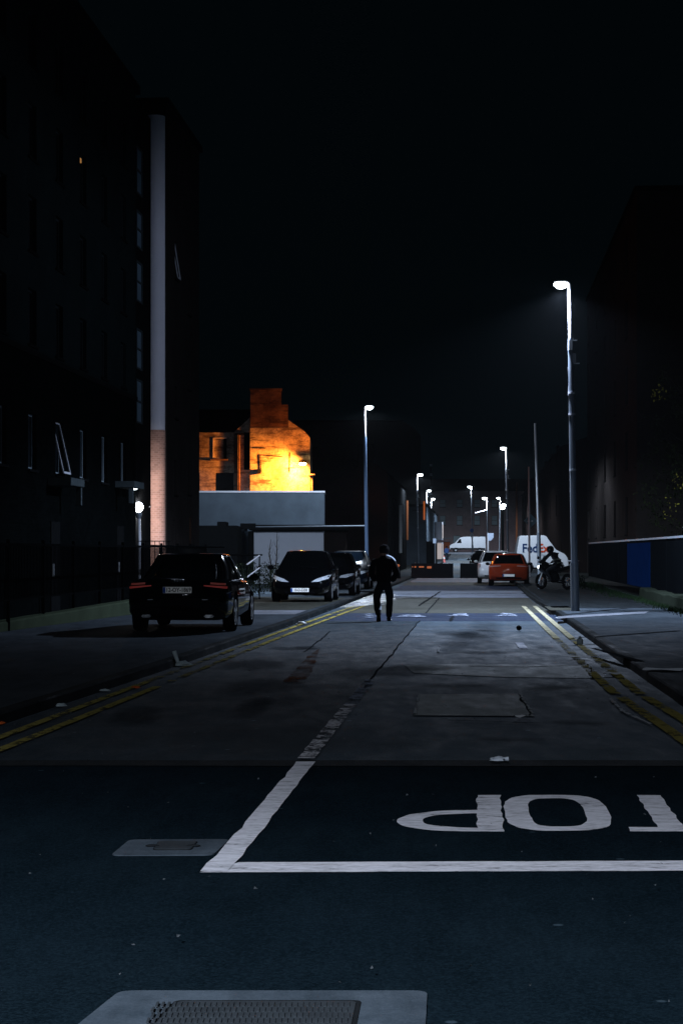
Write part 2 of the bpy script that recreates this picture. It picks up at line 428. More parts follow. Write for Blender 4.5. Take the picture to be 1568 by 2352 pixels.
def stain(name, col, thr=0.42, soft=0.22, scale=1.4):
    """a soft-edged stain or light patch with a shape of its own"""
    m, nt, N, L, P_ = newmat(name)
    P_.inputs['Base Color'].default_value = (*col, 1); P_.inputs['Roughness'].default_value = 0.95; P_.inputs['Specular IOR Level'].default_value = 0.0
    tc = N.new('ShaderNodeTexCoord'); sp = N.new('ShaderNodeSeparateXYZ'); L.new(tc.outputs['Generated'], sp.inputs[0])
    def mth(op, a_, b_):
        n_ = N.new('ShaderNodeMath'); n_.operation = op
        for i_, v_ in enumerate((a_, b_)):
            if hasattr(v_, 'is_linked'): L.new(v_, n_.inputs[i_])
            else: n_.inputs[i_].default_value = v_
        return n_.outputs[0]
    ex = mth('MULTIPLY', mth('MULTIPLY', sp.outputs['X'], mth('SUBTRACT', 1.0, sp.outputs['X'])), 4.0)
    ey = mth('MULTIPLY', mth('MULTIPLY', sp.outputs['Y'], mth('SUBTRACT', 1.0, sp.outputs['Y'])), 4.0)
    n1 = noise(nt, coords(nt, 'Object', (1, 0.45, 1)), scale, 7, 0.7)
    v_ = mth('MULTIPLY', mth('MULTIPLY', ex, ey), mth('MULTIPLY', n1, 1.5))
    L.new(ramp(nt, v_, [(thr-soft, 0), (thr+soft, 0.30)]), P_.inputs['Alpha'])
    return m
M['stain_dark'] = stain('dark_stain', (0.010, 0.014, 0.017), 0.46, 0.16, 3.2)
M['stain_streak'] = stain('streak_stain', (0.026, 0.030, 0.036), 0.5, 0.3)
M['stain_and_lit_pale'] = stain('pale_stain_and_lit', (0.075, 0.085, 0.095), 0.5, 0.2)

# ------------------------------------------------------------------ lamps (luminaires, some assumed, with a photometric curve)
STREET_CURVE = [(0.0, 0.0), (0.31, 0.0), (0.40, 0.052), (0.50, 0.060), (0.60, 0.06), (0.64, 0.10), (0.665, 0.27), (0.70, 0.55), (0.78, 0.68), (0.86, 0.58), (1.0, 0.45)]
CUTOFF_CURVE = [(0.0, 0.0), (0.47, 0.0), (0.53, 0.03), (0.58, 0.35), (0.64, 1.0), (0.75, 0.7), (0.86, 0.5), (1.0, 0.4)]
def lamp_light(name, loc, watts, col, parent, radius=0.12, curve=None, along=0.0):
    d = bpy.data.lights.new(name, 'POINT')
    d.energy = watts; d.color = col; d.shadow_soft_size = radius
    if curve:
        d.use_nodes = True
        nt = d.node_tree
        em = nt.nodes['Emission']
        tc = nt.nodes.new('ShaderNodeTexCoord'); sp = nt.nodes.new('ShaderNodeSeparateXYZ')
        ma = nt.nodes.new('ShaderNodeMath'); ma.operation = 'MULTIPLY_ADD'; ma.inputs[1].default_value = -0.5; ma.inputs[2].default_value = 0.5
        nt.links.new(tc.outputs['Normal'], sp.inputs[0]); nt.links.new(sp.outputs['Z'], ma.inputs[0])
        r = ramp(nt, ma.outputs[0], curve)
        if along:               # lanterns throw along the street, far less across it
            def mth(op, a_, b_):
                n_ = nt.nodes.new('ShaderNodeMath'); n_.operation = op
                for i_, v_ in enumerate((a_, b_)):
                    if hasattr(v_, 'is_linked'): nt.links.new(v_, n_.inputs[i_])
                    else: n_.inputs[i_].default_value = v_
                return n_.outputs[0]
            x2 = mth('MULTIPLY', sp.outputs['X'], sp.outputs['X']); y2 = mth('MULTIPLY', sp.outputs['Y'], sp.outputs['Y'])
            k_ = mth('SUBTRACT', 1.0, mth('MULTIPLY', along, mth('DIVIDE', x2, mth('ADD', mth('ADD', x2, y2), 0.2))))
            r = mth('MULTIPLY', r, k_)
        nt.links.new(r, em.inputs['Strength'])
    o = bpy.data.objects.new(name, d)
    COL.objects.link(o); o.location = loc
    if parent: o.parent = parent
    return o

def street_lamp(label, base_px, Y, head_px, head_py, pole_px_top, watts, side, mats='galv', extras=False, lens='lens', hs=1.0, base_z=None, col=(0.80, 0.88, 1.0), curve=CUTOFF_CURVE, pole_r=(0.085, 0.05), x=None, z_top=None, arm=None, along=0.6):
    zb = (PAV if Y < 118 else 0.1) + gz(Y) if base_z is None else base_z
    bx = X(base_px, Y) if x is None else x
    tx = (X(pole_px_top, Y) - bx) if pole_px_top is not None else 0
    zt = (Z(head_py, Y) - zb) if z_top is None else z_top
    hx = (X(head_px, Y) - bx) if arm is None else tx + arm
    t = thing('street_lamp', label, 'street lamp', (bx, Y, zb), 0, 'lit street lamps along the street')
    zj = zt * 0.83
    at = lambda z: tx * z / zt
    b = MB(); b.tube([(0,0,0), (at(1.2),0,1.2)], [pole_r[0]*1.25, pole_r[0]*1.25], 14)
    b.tube([(at(1.2),0,1.2), (at(zj),0,zj)], [pole_r[0], pole_r[0]*0.78], 14)
    b.build('lower_pole', M['pole_bluish_lit'] if mats == 'blue' else M['pole_dark'], t, True)
    b = MB(); b.tube([(at(zj),0,zj), (tx,0,zt-0.03), (tx + 0.04*side,0,zt+0.03)], [pole_r[1]*1.1, pole_r[1], pole_r[1]*0.9], 12)
    b.tube([(tx,0,zt), (hx - 0.1*side,0,zt+0.03)], 0.028, 10)
    b.build('upper_pole', M['pole_pale'], t, True)
    # lantern: flat LED head with the lens below
    b = MB(); L_ = 0.30*hs
    rings = []
    for s_, w_, h_ in ((-1, 0.04, 0.03), (-0.7, 0.09, 0.055), (0, 0.13, 0.065), (0.7, 0.11, 0.05), (1, 0.05, 0.02)):
        rings.append([(hx + s_*L_*0.5, w_*math.cos(a)*hs, zt+0.03 + h_*math.sin(a)*hs) for a in [2*math.pi*k/12 for k in range(12)]])
    b.loft(rings); b.build('lantern', M['galv'], t, True)
    b = MB(); b.ball((0,0,0), 1.0, (1,1,1), 16, 10)
    for v in b.bm.verts: v.co = Vector((hx + v.co.x*L_*0.5, v.co.y*0.13*hs, zt - 0.03*hs + v.co.z*0.095*hs))
    b.build('lens', M[lens], t, True)
    if extras:
        b = MB(); b.box(at(zj)-0.02, -0.06, zj-0.05, at(zj)+0.16, 0.06, zj-0.03); b.box(at(zj)-0.02, -0.05, zj-0.62, at(zj)+0.22, 0.05, zj-0.60)
        b.bevbox(at(zj)-0.06, -0.07, zj-0.30, at(zj)+0.05, 0.07, zj-0.02, 0.015); b.bevbox(at(zj)-0.02, -0.06, zj-0.60, at(zj)+0.13, 0.06, zj-0.36, 0.015)
        b.build('junction_box', M['galv'], t)
        b = MB()
        for z_ in (zt*0.665, zt*0.43, zt*0.60): b.cyl((at(z_), 0, z_), (0,0,1), pole_r[0]*0.98, 0.05, 14)
        b.tube([(at(zj)-0.07, 0, zj-0.7), (at(zj-1.0)-0.05, 0, zj-1.0), (at(zj-1.4)-0.075, 0, zj-1.4)], 0.014, 6)
        b.build('band', M['pole_pale'], t, True)
    lamp_light('lamp_light', (hx, 0, zt-0.12*hs-0.05), watts, col, t, 0.10, curve, along)
    return t

# ================================================================== GROUND, ROADS, FOOTPATHS
def struct(o): o['kind'] = 'structure'; return o
YS = [-60, -20, 0, 6, 12, 18, 24, 30, 40, 50, 60, 70, 80, 94, 110, 125, 150, 170, 190, 210, 230, 250, 270, 290, 313, 340, 400]
def gridded(name, m, xfn0, xfn1, y0, y1, dz, nx=1, kind=True):
    b = MB(); ys = sorted(set([y0, y1] + [y for y in YS if y0 < y < y1]))
    rows = []
    for y in ys:
        a, c = xfn0(y), xfn1(y)
        rows.append([b.bm.verts.new((a + (c-a)*i/nx, y, gz(y)+dz)) for i in range(nx+1)])
    for r, q in zip(rows, rows[1:]):
        for i in range(nx): b.bm.faces.new((r[i], r[i+1], q[i+1], q[i]))
    return b.build(name, m)
struct(gridded('ground', M['ground'], lambda y: -900, lambda y: 900, -400, 1200, 0.0, 8))
struct(gridded('main_road', M['road_new'], lambda y: -60, lambda y: 60, -9, 15.06, 0.006, 4))
struct(gridded('side_street', M['road_old'], lambda y: RX(lerp_tab(KL, y)+0.0, y), lambda y: RX(lerp_tab(KR, y), y), 15.06, 296, 0.006, 2))
struct(gridded('far_cross_road', M['slab'], lambda y: -40, lambda y: 60, 296, 330, 0.006, 2))

def kerb_and_path(side, tab, outer, y0, y1, m=M['pavement'], name='footpath'):
    inner = lambda y: RX(lerp_tab(tab, y), y)
    k2 = lambda y: RX(lerp_tab(tab, y) + side*0.15, y)
    out = lambda y: RX(outer(y), y)
    ys = sorted(set([y0, y1] + [y for y in YS if y0 < y < y1] + [y0 + 0.9*i for i in range(1, int((min(y1, 60)-y0)/0.9))]))
    b = MB()                                   # kerb stones: a real step with a sloping arris
    sec = []
    for y in ys:
        w = 0.012*mnoise.noise(Vector((side*3, y*0.9, 0)))
        a, c, z = inner(y)+w, k2(y), gz(y)
        h = PAV + 0.006*mnoise.noise(Vector((side*9, y*1.3, 4)))
        sec.append([(a, y, z), (a + side*0.012, y, z+h-0.02), (a + side*0.03, y, z+h), (c, y, z+h)])
    b.loft(sec, cap=False, closed=False)
    struct(b.build('kerb', M['kerb'], None))
    b = MB()
    for p, q in zip(ys, ys[1:]):
        b.face([(k2(p), p, gz(p)+PAV-0.002), (out(p), p, gz(p)+PAV-0.002), (out(q), q, gz(q)+PAV-0.002), (k2(q), q, gz(q)+PAV-0.002)])
    struct(b.build(name, m, None))
kerb_and_path(-1, KL, lambda y: -10.5 if y < 125 else -5.6, 11.5, 290)
kerb_and_path(1, KR, lambda y: 5.3 if y < 125 else 4.6, 13.5, 290)

def up(pts):
    a = sum(p[0]*q[1]-q[0]*p[1] for p, q in zip(pts, list(pts[1:])+[pts[0]]))
    return list(pts) if a > 0 else list(pts)[::-1]
def sheet(name, m, pts, z=0.010, sub=0, kind=True):
    """a thin flat sheet on the ground; pts are (x, Y)"""
    b = MB(); b.face([(x, y, gz(y)+z) for x, y in up(pts)])
    o = b.build(name, m)
    if kind: struct(o)
    return o
def ragged(pts, amp=0.02, step=0.12, seed=0, yscale=1.0):
    out = []
    n = len(pts)
    for i in range(n):
        a, c = Vector(pts[i]), Vector(pts[(i+1) % n])
        k = max(1, int((c-a).length/step))
        for j in range(k):
            p = a + (c-a)*j/k
            nz = mnoise.noise_vector(Vector((p.x*5+seed, p.y*5, seed*3.1)))
            out.append((p.x + nz.x*amp, p.y + nz.y*amp*yscale))
    return out
def U(u, y): return (RX(u, y), y)
def P(px, py, z=0.0): # picture row/column -> a point on the level ground at height z
    Y = (EYE - z)*F/(py - HOR); return (X(px, Y), Y)

# surface changes of the side street (real patches of other asphalt, laid 4 mm above the last)
kl = lambda y: lerp_tab(KL, y); kr = lambda y: lerp_tab(KR, y)
def band(name, m, y0, y1, z, u0=None, u1=None, amp=0.15, seed=1):
    ys = [y0 + (y1-y0)*i/6 for i in range(7)]
    pts = [U((kl(y)+0.35) if u0 is None else u0, y) for y in ys][::-1] + [U((kr(y)-0.02) if u1 is None else u1, y) for y in ys]
    lo = [Vector(pts[6]), Vector(pts[7])]
    return sheet(name, m, ragged(pts[:], amp, 0.5, seed, 1.5) if amp else pts, z)
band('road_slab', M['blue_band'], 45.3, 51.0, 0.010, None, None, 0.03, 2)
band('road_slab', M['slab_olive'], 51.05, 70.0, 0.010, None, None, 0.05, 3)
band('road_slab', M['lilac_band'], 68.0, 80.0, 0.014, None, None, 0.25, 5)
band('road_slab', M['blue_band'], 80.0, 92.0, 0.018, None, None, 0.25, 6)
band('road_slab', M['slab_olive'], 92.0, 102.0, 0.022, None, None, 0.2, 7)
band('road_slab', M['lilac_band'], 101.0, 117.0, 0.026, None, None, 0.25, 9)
sheet('left_lane', M['road_left'], [U(kl(y)+0.02, y) for y in (15.08, 25, 35, 45.2)] + [U(-1.325, y) for y in (45.2, 35, 25, 15.08)], 0.010)
# dark tarred strip and the cut patch in the right lane
sheet('trench_patch', M['patch'], ragged([P(950,1548), P(1170,1558), P(1358,1560), P(1352,1530), P(1060,1527), P(930,1530)], 0.03, 0.3, 5), 0.014)
sheet('cut_patch', M['patch'], ragged([P(950,1647), P(1227,1649), P(1196,1597), P(960,1598)], 0.015, 0.2, 6), 0.018)
sheet('cut_patch', M['patch'], ragged([P(1420-20,1470), P(1388-140,1470), P(1240,1452), P(1222,1452)], 0.01, 0.2, 6), 0.014) if False else None
sheet('asphalt_joint', M['tar'], ragged([(-14, 14.75), (-14, 15.10), (14, 15.16), (14, 14.72)], 0.03, 0.5, 9), 0.012)
for i, (a, c, w) in enumerate([((-1.31, 22.0), (-1.31, 45.3), 0.028), ((-1.31, 51), (-1.28, 67.8), 0.04)]):
    pts = []
    n = 60
    L_, R_ = [], []
    for k in range(n+1):
        y = a[1] + (c[1]-a[1])*k/n; u = a[0] + (c[0]-a[0])*k/n + 0.035*mnoise.noise(Vector((y*0.7, i, 0)))
        ww = 0.6*w*(0.6 + 0.7*abs(mnoise.noise(Vector((y*2.1, 3, i)))))
        L_.append(U(u-ww, y)); R_.append(U(u+ww, y))
    sheet('road_joint', M['crack'], L_ + R_[::-1], 0.022)
def crack(pts, w, seed, z=0.022):
    L_, R_ = [], []
    pts = [Vector(p) for p in pts]
    fine = []
    for p, q in zip(pts, pts[1:]):
        k = max(2, int((q-p).length/0.25))
        fine += [p + (q-p)*j/k for j in range(k)]
    fine.append(pts[-1])
    for i, p in enumerate(fine):
        d = (fine[min(i+1, len(fine)-1)] - fine[max(i-1, 0)]).normalized(); n_ = Vector((-d.y, d.x))
        p = p + n_*0.05*mnoise.noise(Vector((p.x*2, p.y*2, seed)))
        ww = w*(0.4 + abs(mnoise.noise(Vector((p.x*4, p.y*4, seed+2)))))
        L_.append(p - n_*ww); R_.append(p + n_*ww)
    sheet('road_crack', M['crack'], [tuple(p) for p in L_] + [tuple(p) for p in R_[::-1]], z)
def outline(pts, w=0.012, z=0.028):
    b = MB()
    for p, q in zip(pts, pts[1:]):
        p, q = Vector(p), Vector(q); k = max(2, int((q-p).length/0.12)); d = (q-p).normalized(); n_ = Vector((-d.y, d.x))
        for j in range(k):
            if mnoise.noise(Vector((p.x*3+j*0.7, p.y, 5))) < -0.12: continue
            a, c = p + (q-p)*j/k, p + (q-p)*(j+1)/k; w0 = w*(0.5+abs(mnoise.noise(Vector((j*0.9, p.x, 2))))*1.6)
            b.face([(*(a-n_*w0), z), (*(c-n_*w0), z), (*(c+n_*w0), z), (*(a+n_*w0), z)])
    struct(b.build('patch_edge', M['patch_rim']))
outline([P(952,1645), P(962,1599)], 0.012); outline([P(1100,1598), P(1192,1598), P(1224,1646), P(1100,1647)], 0.014)
outline([P(1172,1560), P(1290,1562), P(1356,1562), P(1352,1530)], 0.014); outline([P(1398,1608), P(1430,1640), P(1500,1672)], 0.02); outline([P(1010,1484), P(1006,1500), P(1020,1502)], 0.02)
crack([P(912,1484), P(1075,1484)], 0.05, 1); crack([P(1095,1449), P(1150,1452)], 0.09, 2); crack([P(1075,1533), P(1210,1535), P(1352,1529)], 0.05, 3)
crack([P(1350,1529), P(1358,1562)], 0.02, 4); crack([P(1192,1598), P(1212,1648)], 0.014, 5); crack([P(760,1452), P(700,1500)], 0.02, 6)
crack([P(1040,1415), P(1035,1428)], 0.05, 7); crack([P(960,1393), P(1010,1360)], 0.05, 8); crack([P(1030,1660), P(1240,1665)], 0.03, 9)
def stain_or_light_rect(c, w, l, rot, m, z):
    b = MB(); b.face([(-w, -l/2, 0), (w, -l/2, 0), (w, l/2, 0), (-w, l/2, 0)])
    o = b.build('road_stain_or_light', M[m]); o.location = (c[0], c[1], z); o.rotation_euler = (0, 0, rot); struct(o)
stain_or_light_rect(P(640,1700), 1.5, 4.0, TH0, 'stain_and_lit_pale', 0.0175)  # pale wash paints the lamp-lit road beside the joint
rs = random.Random(44)
for i in range(12):
    y = rs.uniform(16, 43); u = rs.uniform(-3.3, 1.3)
    stain_or_light_rect(U(u, y), rs.uniform(0.25, 0.9), rs.uniform(1.5, 5), TH0 + rs.uniform(-0.1, 0.1), 'stain_dark' if rs.random() < 0.75 else 'stain_and_lit_pale', 0.0200 + i*0.00005)
# tyre-dark streaks and stains
for i, (x0, y0, x1, y1, w) in enumerate([(1085,1520,1120,1420,0.22),(1290,1660,1390,1668,0.14),(1120,1700,1240,1705,0.12),(1015,1510,1080,1450,0.14),(1000,1575,1090,1580,0.3),(1240,1580,1330,1584,0.3),(880,1560,960,1530,0.3),(1040,1500,1180,1502,0.25),(560,1600,640,1560,0.3)]):
    a, c = Vector(P(x0,y0)), Vector(P(x1,y1)); d = (c-a).normalized(); n_ = Vector((-d.y,d.x))
    stain_or_light_rect((a+c)/2, w*2.2, (c-a).length*1.3+0.3, math.atan2(d.y, d.x)-math.pi/2, 'stain_streak' if i in (0, 3) else 'stain_dark', 0.0180+i*0.0002)
for i, (px, py, w, h) in enumerate([(1405-190,1484,14,7),(1215,1484,1,1),(1000,1650,2,1)]):
    pass
sheet('pale_patch', M['lilac_band'], ragged([P(1182,1478), P(1200,1478), P(1212,1492), P(1192,1492)], 0.01, 0.1, 3), 0.018)
# footpath joints, the pale dropped crossing and warmer slabs
sheet('footpath_slab', M['pave_warm'], ragged([U(-10.3, 50), U(-4.25, 50), U(-4.1, 63), U(-10.2, 66)], 0.03, 0.6, 1), PAV+0.004)
sheet('footpath_slab', M['slab'], ragged([U(-8, 46.6), U(-4.25, 46.6), U(-4.25, 49.9), U(-6.5, 49.9)], 0.03, 0.6, 2), PAV+0.004)
sheet('footpath_slab', M['slab'], ragged([(P(1280,1416,PAV)), (P(1490,1404,PAV)), (P(1480,1409,PAV)), (P(1278,1421,PAV))], 0.01, 0.6, 2), PAV+0.004)
sheet('footpath_slab', M['pave_warm'], ragged([P(1262,1402,PAV), P(1334,1402,PAV), P(1300,1392,PAV), P(1250,1393,PAV)], 0.02, 0.4, 2), PAV+0.004)
sheet('footpath_slab', M['kerb'], ragged([U(1.98, 52), U(4.9, 52), U(4.7, 92), U(2.0, 92)], 0.05, 0.8, 2), PAV+0.004)
for a, c in (((1310,1467),(1560,1449)),((1300,1412),(1480,1392)),((1360,1490),(1470,1520))):
    A, C = Vector(P(*a, PAV)), Vector(P(*c, PAV)); d = (C-A).normalized(); n_ = Vector((-d.y, d.x))*0.05
    sheet('footpath_joint', M['crack'], ragged([tuple(A-n_), tuple(A+n_), tuple(C+n_*1.4), tuple(C-n_*1.4)], 0.02, 0.3, 8), PAV+0.008)

# ------------------------------------------------------------------ painted markings
def marking(name, m, polys, z=0.026, label=None):
    b = MB()
    for pl in polys: b.face([(x, y, gz(y)+z) for x, y in up(pl)])
    o = b.build(name, m); struct(o); return o
def uline(tab, w, y0, y1, amp=0.012, seed=0, z=0.026, m='yellow'):
    n = max(2, int((y1-y0)/0.25)); L_, R_ = [], []
    for k in range(n+1):
        y = y0 + (y1-y0)*k/n; u = lerp_tab(tab, y)
        a = amp*mnoise.noise(Vector((y*3.1, seed, 1))); c = amp*mnoise.noise(Vector((y*3.3, seed, 7)))
        L_.append(U(u-w/2+a, y)); R_.append(U(u+w/2+c, y))
    b = MB()
    for i in range(n): b.face([(*L_[i], z), (*R_[i], z), (*R_[i+1], z), (*L_[i+1], z)])
    bmesh.ops.remove_doubles(b.bm, verts=b.bm.verts, dist=1e-5)
    return struct(b.build('yellow_line' if 'yellow' in m else 'white_line', M[m]))
YL1 = [(12,-4.12),(16.9,-4.04),(37.4,-3.87),(50.5,-3.66),(55.4,-3.55),(66,-3.47)]
YL2 = [(y, u+0.27) for y, u in YL1]
for tab, s in ((YL1, 1), (YL2, 2)):
    uline(tab, 0.10, 15.15, 24.0 if s == 1 else 23.2, seed=s)
    uline(tab, 0.10, 24.0, 33.5, seed=s, m='yellow_worn')
    uline(tab, 0.10, 33.5, 64.0, seed=s, m='yellow')
YR1 = [(12,1.86),(17.3,1.70),(22.4,1.52),(37,1.43),(57,1.33)]
YR2 = [(12,2.06),(18.7,1.93),(22.2,1.80),(37,1.71),(57,1.65)]
for tab, s in ((YR1, 5), (YR2, 6)):
    uline(tab, 0.12, 15.15, 21.6, seed=s)
    uline(tab, 0.12, 22.0, 26.0, seed=s)
    uline(tab, 0.12, 26.0, 36.0, seed=s, m='yellow_worn')
    uline(tab, 0.12, 36.0, 57.2, seed=s, m='yellow_pale')
# the stop line, the centre line and its worn end
o = marking('stop_line', M['white_line'], [ragged([(RX(-1.37, 9.86), 9.86), (6.5, 10.02), (6.5, 10.34), (RX(-1.22, 10.17), 10.18)], 0.008, 0.06, 3)], 0.0100)
uline([(9.88,-1.30),(11,-1.29),(15,-1.29)], 0.135, 9.88, 15.03, 0.022, 3, 0.0130, 'white_line')
uline([(15,-1.30),(26,-1.31)], 0.13, 15.15, 20.5, 0.02, 4, 0.026, 'white_worn')
uline([(15,-1.30),(26,-1.31)], 0.13, 20.5, 24.5, 0.02, 5, 0.026, 'white_frag')
# white ragged marks on the blue band
for i, (x0, x1, y0, y1) in enumerate([(828,866,1412,1421),(915,975,1414,1419),(1030,1078,1411,1417),(1140,1188,1409,1417)]):
    a, c = P(x0, y1), P(x1, y1); d_, e = P(x1-10, y0), P(x0+14, y0)
    marking('white_mark', M['white_frag'], [ragged([a, c, d_, e], 0.25, 0.3, i+2)], 0.026)
marking('white_mark', M['white_frag'], [ragged([U(-3.3, 72.5), U(1.4, 74), U(1.4, 74.8), U(-3.3, 74.2)], 0.2, 0.4, 21)], 0.026)
marking('white_mark', M['white_worn'], [ragged([U(-3.4, 112), U(0.1, 112), U(0.1, 115), U(-3.4, 114)], 0.2, 0.4, 22)], 0.034)
# the wet cobbles at the left kerb, lamp glare painted on as white flecks
for i in range(26):
    y = 56.5 + i*0.42 + random.uniform(-.08, .08); u0 = -3.86 + random.uniform(0, .15); w = random.uniform(0.5, 1.3)
    if random.random() < 0.12: continue
    sheet('glare_flecks', M['white_worn'] if i % 3 else M['white_line'], ragged([U(u0, y), U(u0+w, y+.03), U(u0+w*0.9, y+.26), U(u0, y+.24)], 0.05, 0.2, i), 0.030)
sheet('wet_cobbles', M['wet'], ragged([U(-3.86, 55.5), U(-3.4, 56), U(-2.9, 60), U(-2.7, 66), U(-2.9, 72), U(-3.84, 73)], 0.06, 0.3, 51), 0.0285)
# orange-brown stain in the left lane
sheet('orange_stain', M['orange_patch'], ragged([P(650,1570), P(700,1572), P(722,1532), P(735,1490), P(705,1512)], 0.03, 0.3, 4), 0.022)

# the word STOP, read from the other end of the street: P O T S from left to right
def letter_quad(pts): return pts
def SU(u, y): return (u + SL*y, y)
YA, YB = 11.30, 12.98
stop = []
def strokes(polys, seed):
    for i, pl in enumerate(polys): stop.append(ragged([SU(*p) for p in pl], 0.012, 0.05, seed+i))
def ringpoly(cx, cy, rx, ry, sx, sy, n=40, e=3.2, a0=0, a1=360):
    """quads of a super-elliptic ring with stroke sx sideways and sy along the street"""
    out = []
    def pt(a, rx, ry):
        c, s = math.cos(a), math.sin(a)
        return (cx + rx*math.copysign(abs(c)**(2/e), c), cy + ry*math.copysign(abs(s)**(2/e), s))
    for k in range(n):
        a, b_ = math.radians(a0 + (a1-a0)*k/n), math.radians(a0 + (a1-a0)*(k+1)/n)
        out.append([pt(a, rx, ry), pt(b_, rx, ry), pt(b_, rx-sx, ry-sy), pt(a, rx-sx, ry-sy)])
    return out
def wob(p, s):
    n_ = mnoise.noise_vector(Vector((p[0]*9, p[1]*7, s))); return (p[0]+n_.x*0.012, p[1]+n_.y*0.02)
letters = []
letters.append([(-0.0+0.0, YA), (0.150, YA), (0.150, YB), (0.0, YB)])                       # P stem
let_r = ringpoly(0.02, YA+0.465, 0.49, 0.465, 0.15, 0.15, 28, 2.3, 90, 270)                 # P bowl
let_o = ringpoly(0.485, (YA+YB)/2+0.02, 0.315, 0.83, 0.145, 0.17, 48, 3.4)                  # O
tee = [[(0.87, YA), (1.36, YA), (1.36, YA+0.17), (0.87, YA+0.17)], [(1.04, YA+0.17), (1.19, YA+0.17), (1.19, YB), (1.04, YB)]]
ess = ringpoly(1.80, YA+0.44, 0.29, 0.44, 0.14, 0.16, 22, 2.6, -20, -270) + ringpoly(1.80, YB-0.44, 0.29, 0.44, 0.14, 0.16, 22, 2.6, 160, -90)
b = MB()
for pl in letters + tee:
    b.face([(*q, 0.0104) for q in up(ragged([SU(*p) for p in pl], 0.014, 0.05, 3))])
for pl in let_r + let_o + ess:
    b.face([(*q, 0.0100) for q in up([SU(*wob(p, 2)) for p in pl])])
b.face([(*q, 0.028) for q in [SU(-0.0, YA), SU(0.03, YA), SU(0.03, YA+0.15), SU(-0.0, YA+0.15)]]) if False else None
struct(b.build('stop_lettering', M['white_line']))

# chippings, gum and paper scraps that nobody could count
b = MB()
rnd = random.Random(5)
for i in range(520):
    if i < 300:
        side = rnd.random() < 0.55
        y = rnd.uniform(14, 60)
        u = (lerp_tab(KL, y) + abs(rnd.gauss(0.03, 0.35))) if side else (lerp_tab(KR, y) - abs(rnd.gauss(0.03, 0.35)))
        x = RX(u, y)
    else:
        y = rnd.uniform(6.5, 40); x = rnd.uniform(-0.17, 0.19)*y*1.05
    s_ = rnd.uniform(0.002, 0.007)*(1 + y/22)
    a = rnd.uniform(0, 3.1)
    pts = []
    for k in range(5):
        t = a + k*1.2566; r_ = s_*rnd.uniform(0.6, 1.3)
        pts.append((x + r_*math.cos(t), y + r_*math.sin(t)*1.3, 0.036 + rnd.uniform(0, 0.012)))
    b.face(pts)
tag(b.build('scattered_grit', M['grit']), 'pale grit and chippings scattered on the road', 'grit', kind='stuff')

# ------------------------------------------------------------------ litter
def crumple(name, label, x, y, z, sx, sy, sz, m, seed, cat='litter', group=None, tail=None):
    b = MB(); b.ball((0,0,0), 1.0, (1,1,1), 18, 12)
    for v in b.bm.verts:
        n_ = mnoise.noise(v.co*1.7 + Vector((seed, 0, 0)))*0.45 + mnoise.noise(v.co*4.5 + Vector((0, seed, 0)))*0.30
        v.co = v.co*(1+n_); v.co = Vector((v.co.x*sx, v.co.y*sy, max(-0.25, v.co.z)*sz + 0.25*sz))
    if tail:
        b.tube([(0,0,sz*.3), (tail[0]*.5, 0, sz*.4), (tail[0], 0, tail[1])], [sy*.5, sy*.25, sy*.35], 8)
    o = b.build(name, M[m], None, True, 50)
    o.location = (x, y, z)
    return tag(o, label, cat, group)
x, y = P(1147, 1760); crumple('plastic_bag', 'white crumpled plastic bag lying where the two asphalts meet', x, 15.05, 0.02, 0.062, 0.05, 0.022, 'bag_white', 3, 'plastic bag', tail=(0.085, 0.01))
x, y = P(420, 1532); crumple('plastic_bag', 'grey torn plastic bag with an upright corner in the left gutter', x, y, 0.02, 0.115, 0.09, 0.045, 'bag_grey', 8, 'plastic bag', tail=(-0.12, 0.20))
x, y = P(141, 1626); crumple('crumpled_wrapper', 'small silvery crumpled wrapper in the gutter above the yellow lines at the left frame edge', x, y, 0.02, 0.055, 0.05, 0.022, 'bag_grey', 12, 'wrapper')
x, y = P(240, 1591); crumple('crumpled_wrapper', 'pale torn wrapper between silvery wrapper and grey bag in the left gutter', x, y, 0.02, 0.06, 0.05, 0.018, 'bag_grey', 15, 'wrapper')
x, y = P(312, 1584); crumple('crumpled_wrapper', 'orange crumpled wrapper on the left yellow lines', x, y, 0.02, 0.05, 0.05, 0.018, 'litter_orange', 17, 'wrapper')
x, y = P(5, 1668); crumple('crumpled_wrapper', 'small orange scrap in the gutter cut by the left frame edge', x, y, 0.02, 0.035, 0.04, 0.018, 'litter_orange', 19, 'wrapper')
x, y = P(605, 1450); crumple('crumpled_wrapper', 'small white wrapper in the gutter beside the black saloon', x, y, 0.02, 0.05, 0.08, 0.05, 'bag_white', 21, 'wrapper')
x, y = P(692, 1436); crumple('crumpled_wrapper', 'pinkish crumpled cup on the left yellow lines past the saloon', x, y, 0.02, 0.10, 0.1, 0.045, 'paper', 23, 'wrapper')
x, y = P(726, 1408); crumple('crumpled_wrapper', 'tiny white scrap in the gutter in front of the black hatchback', x, y, 0.02, 0.06, 0.08, 0.05, 'bag_white', 26, 'wrapper')
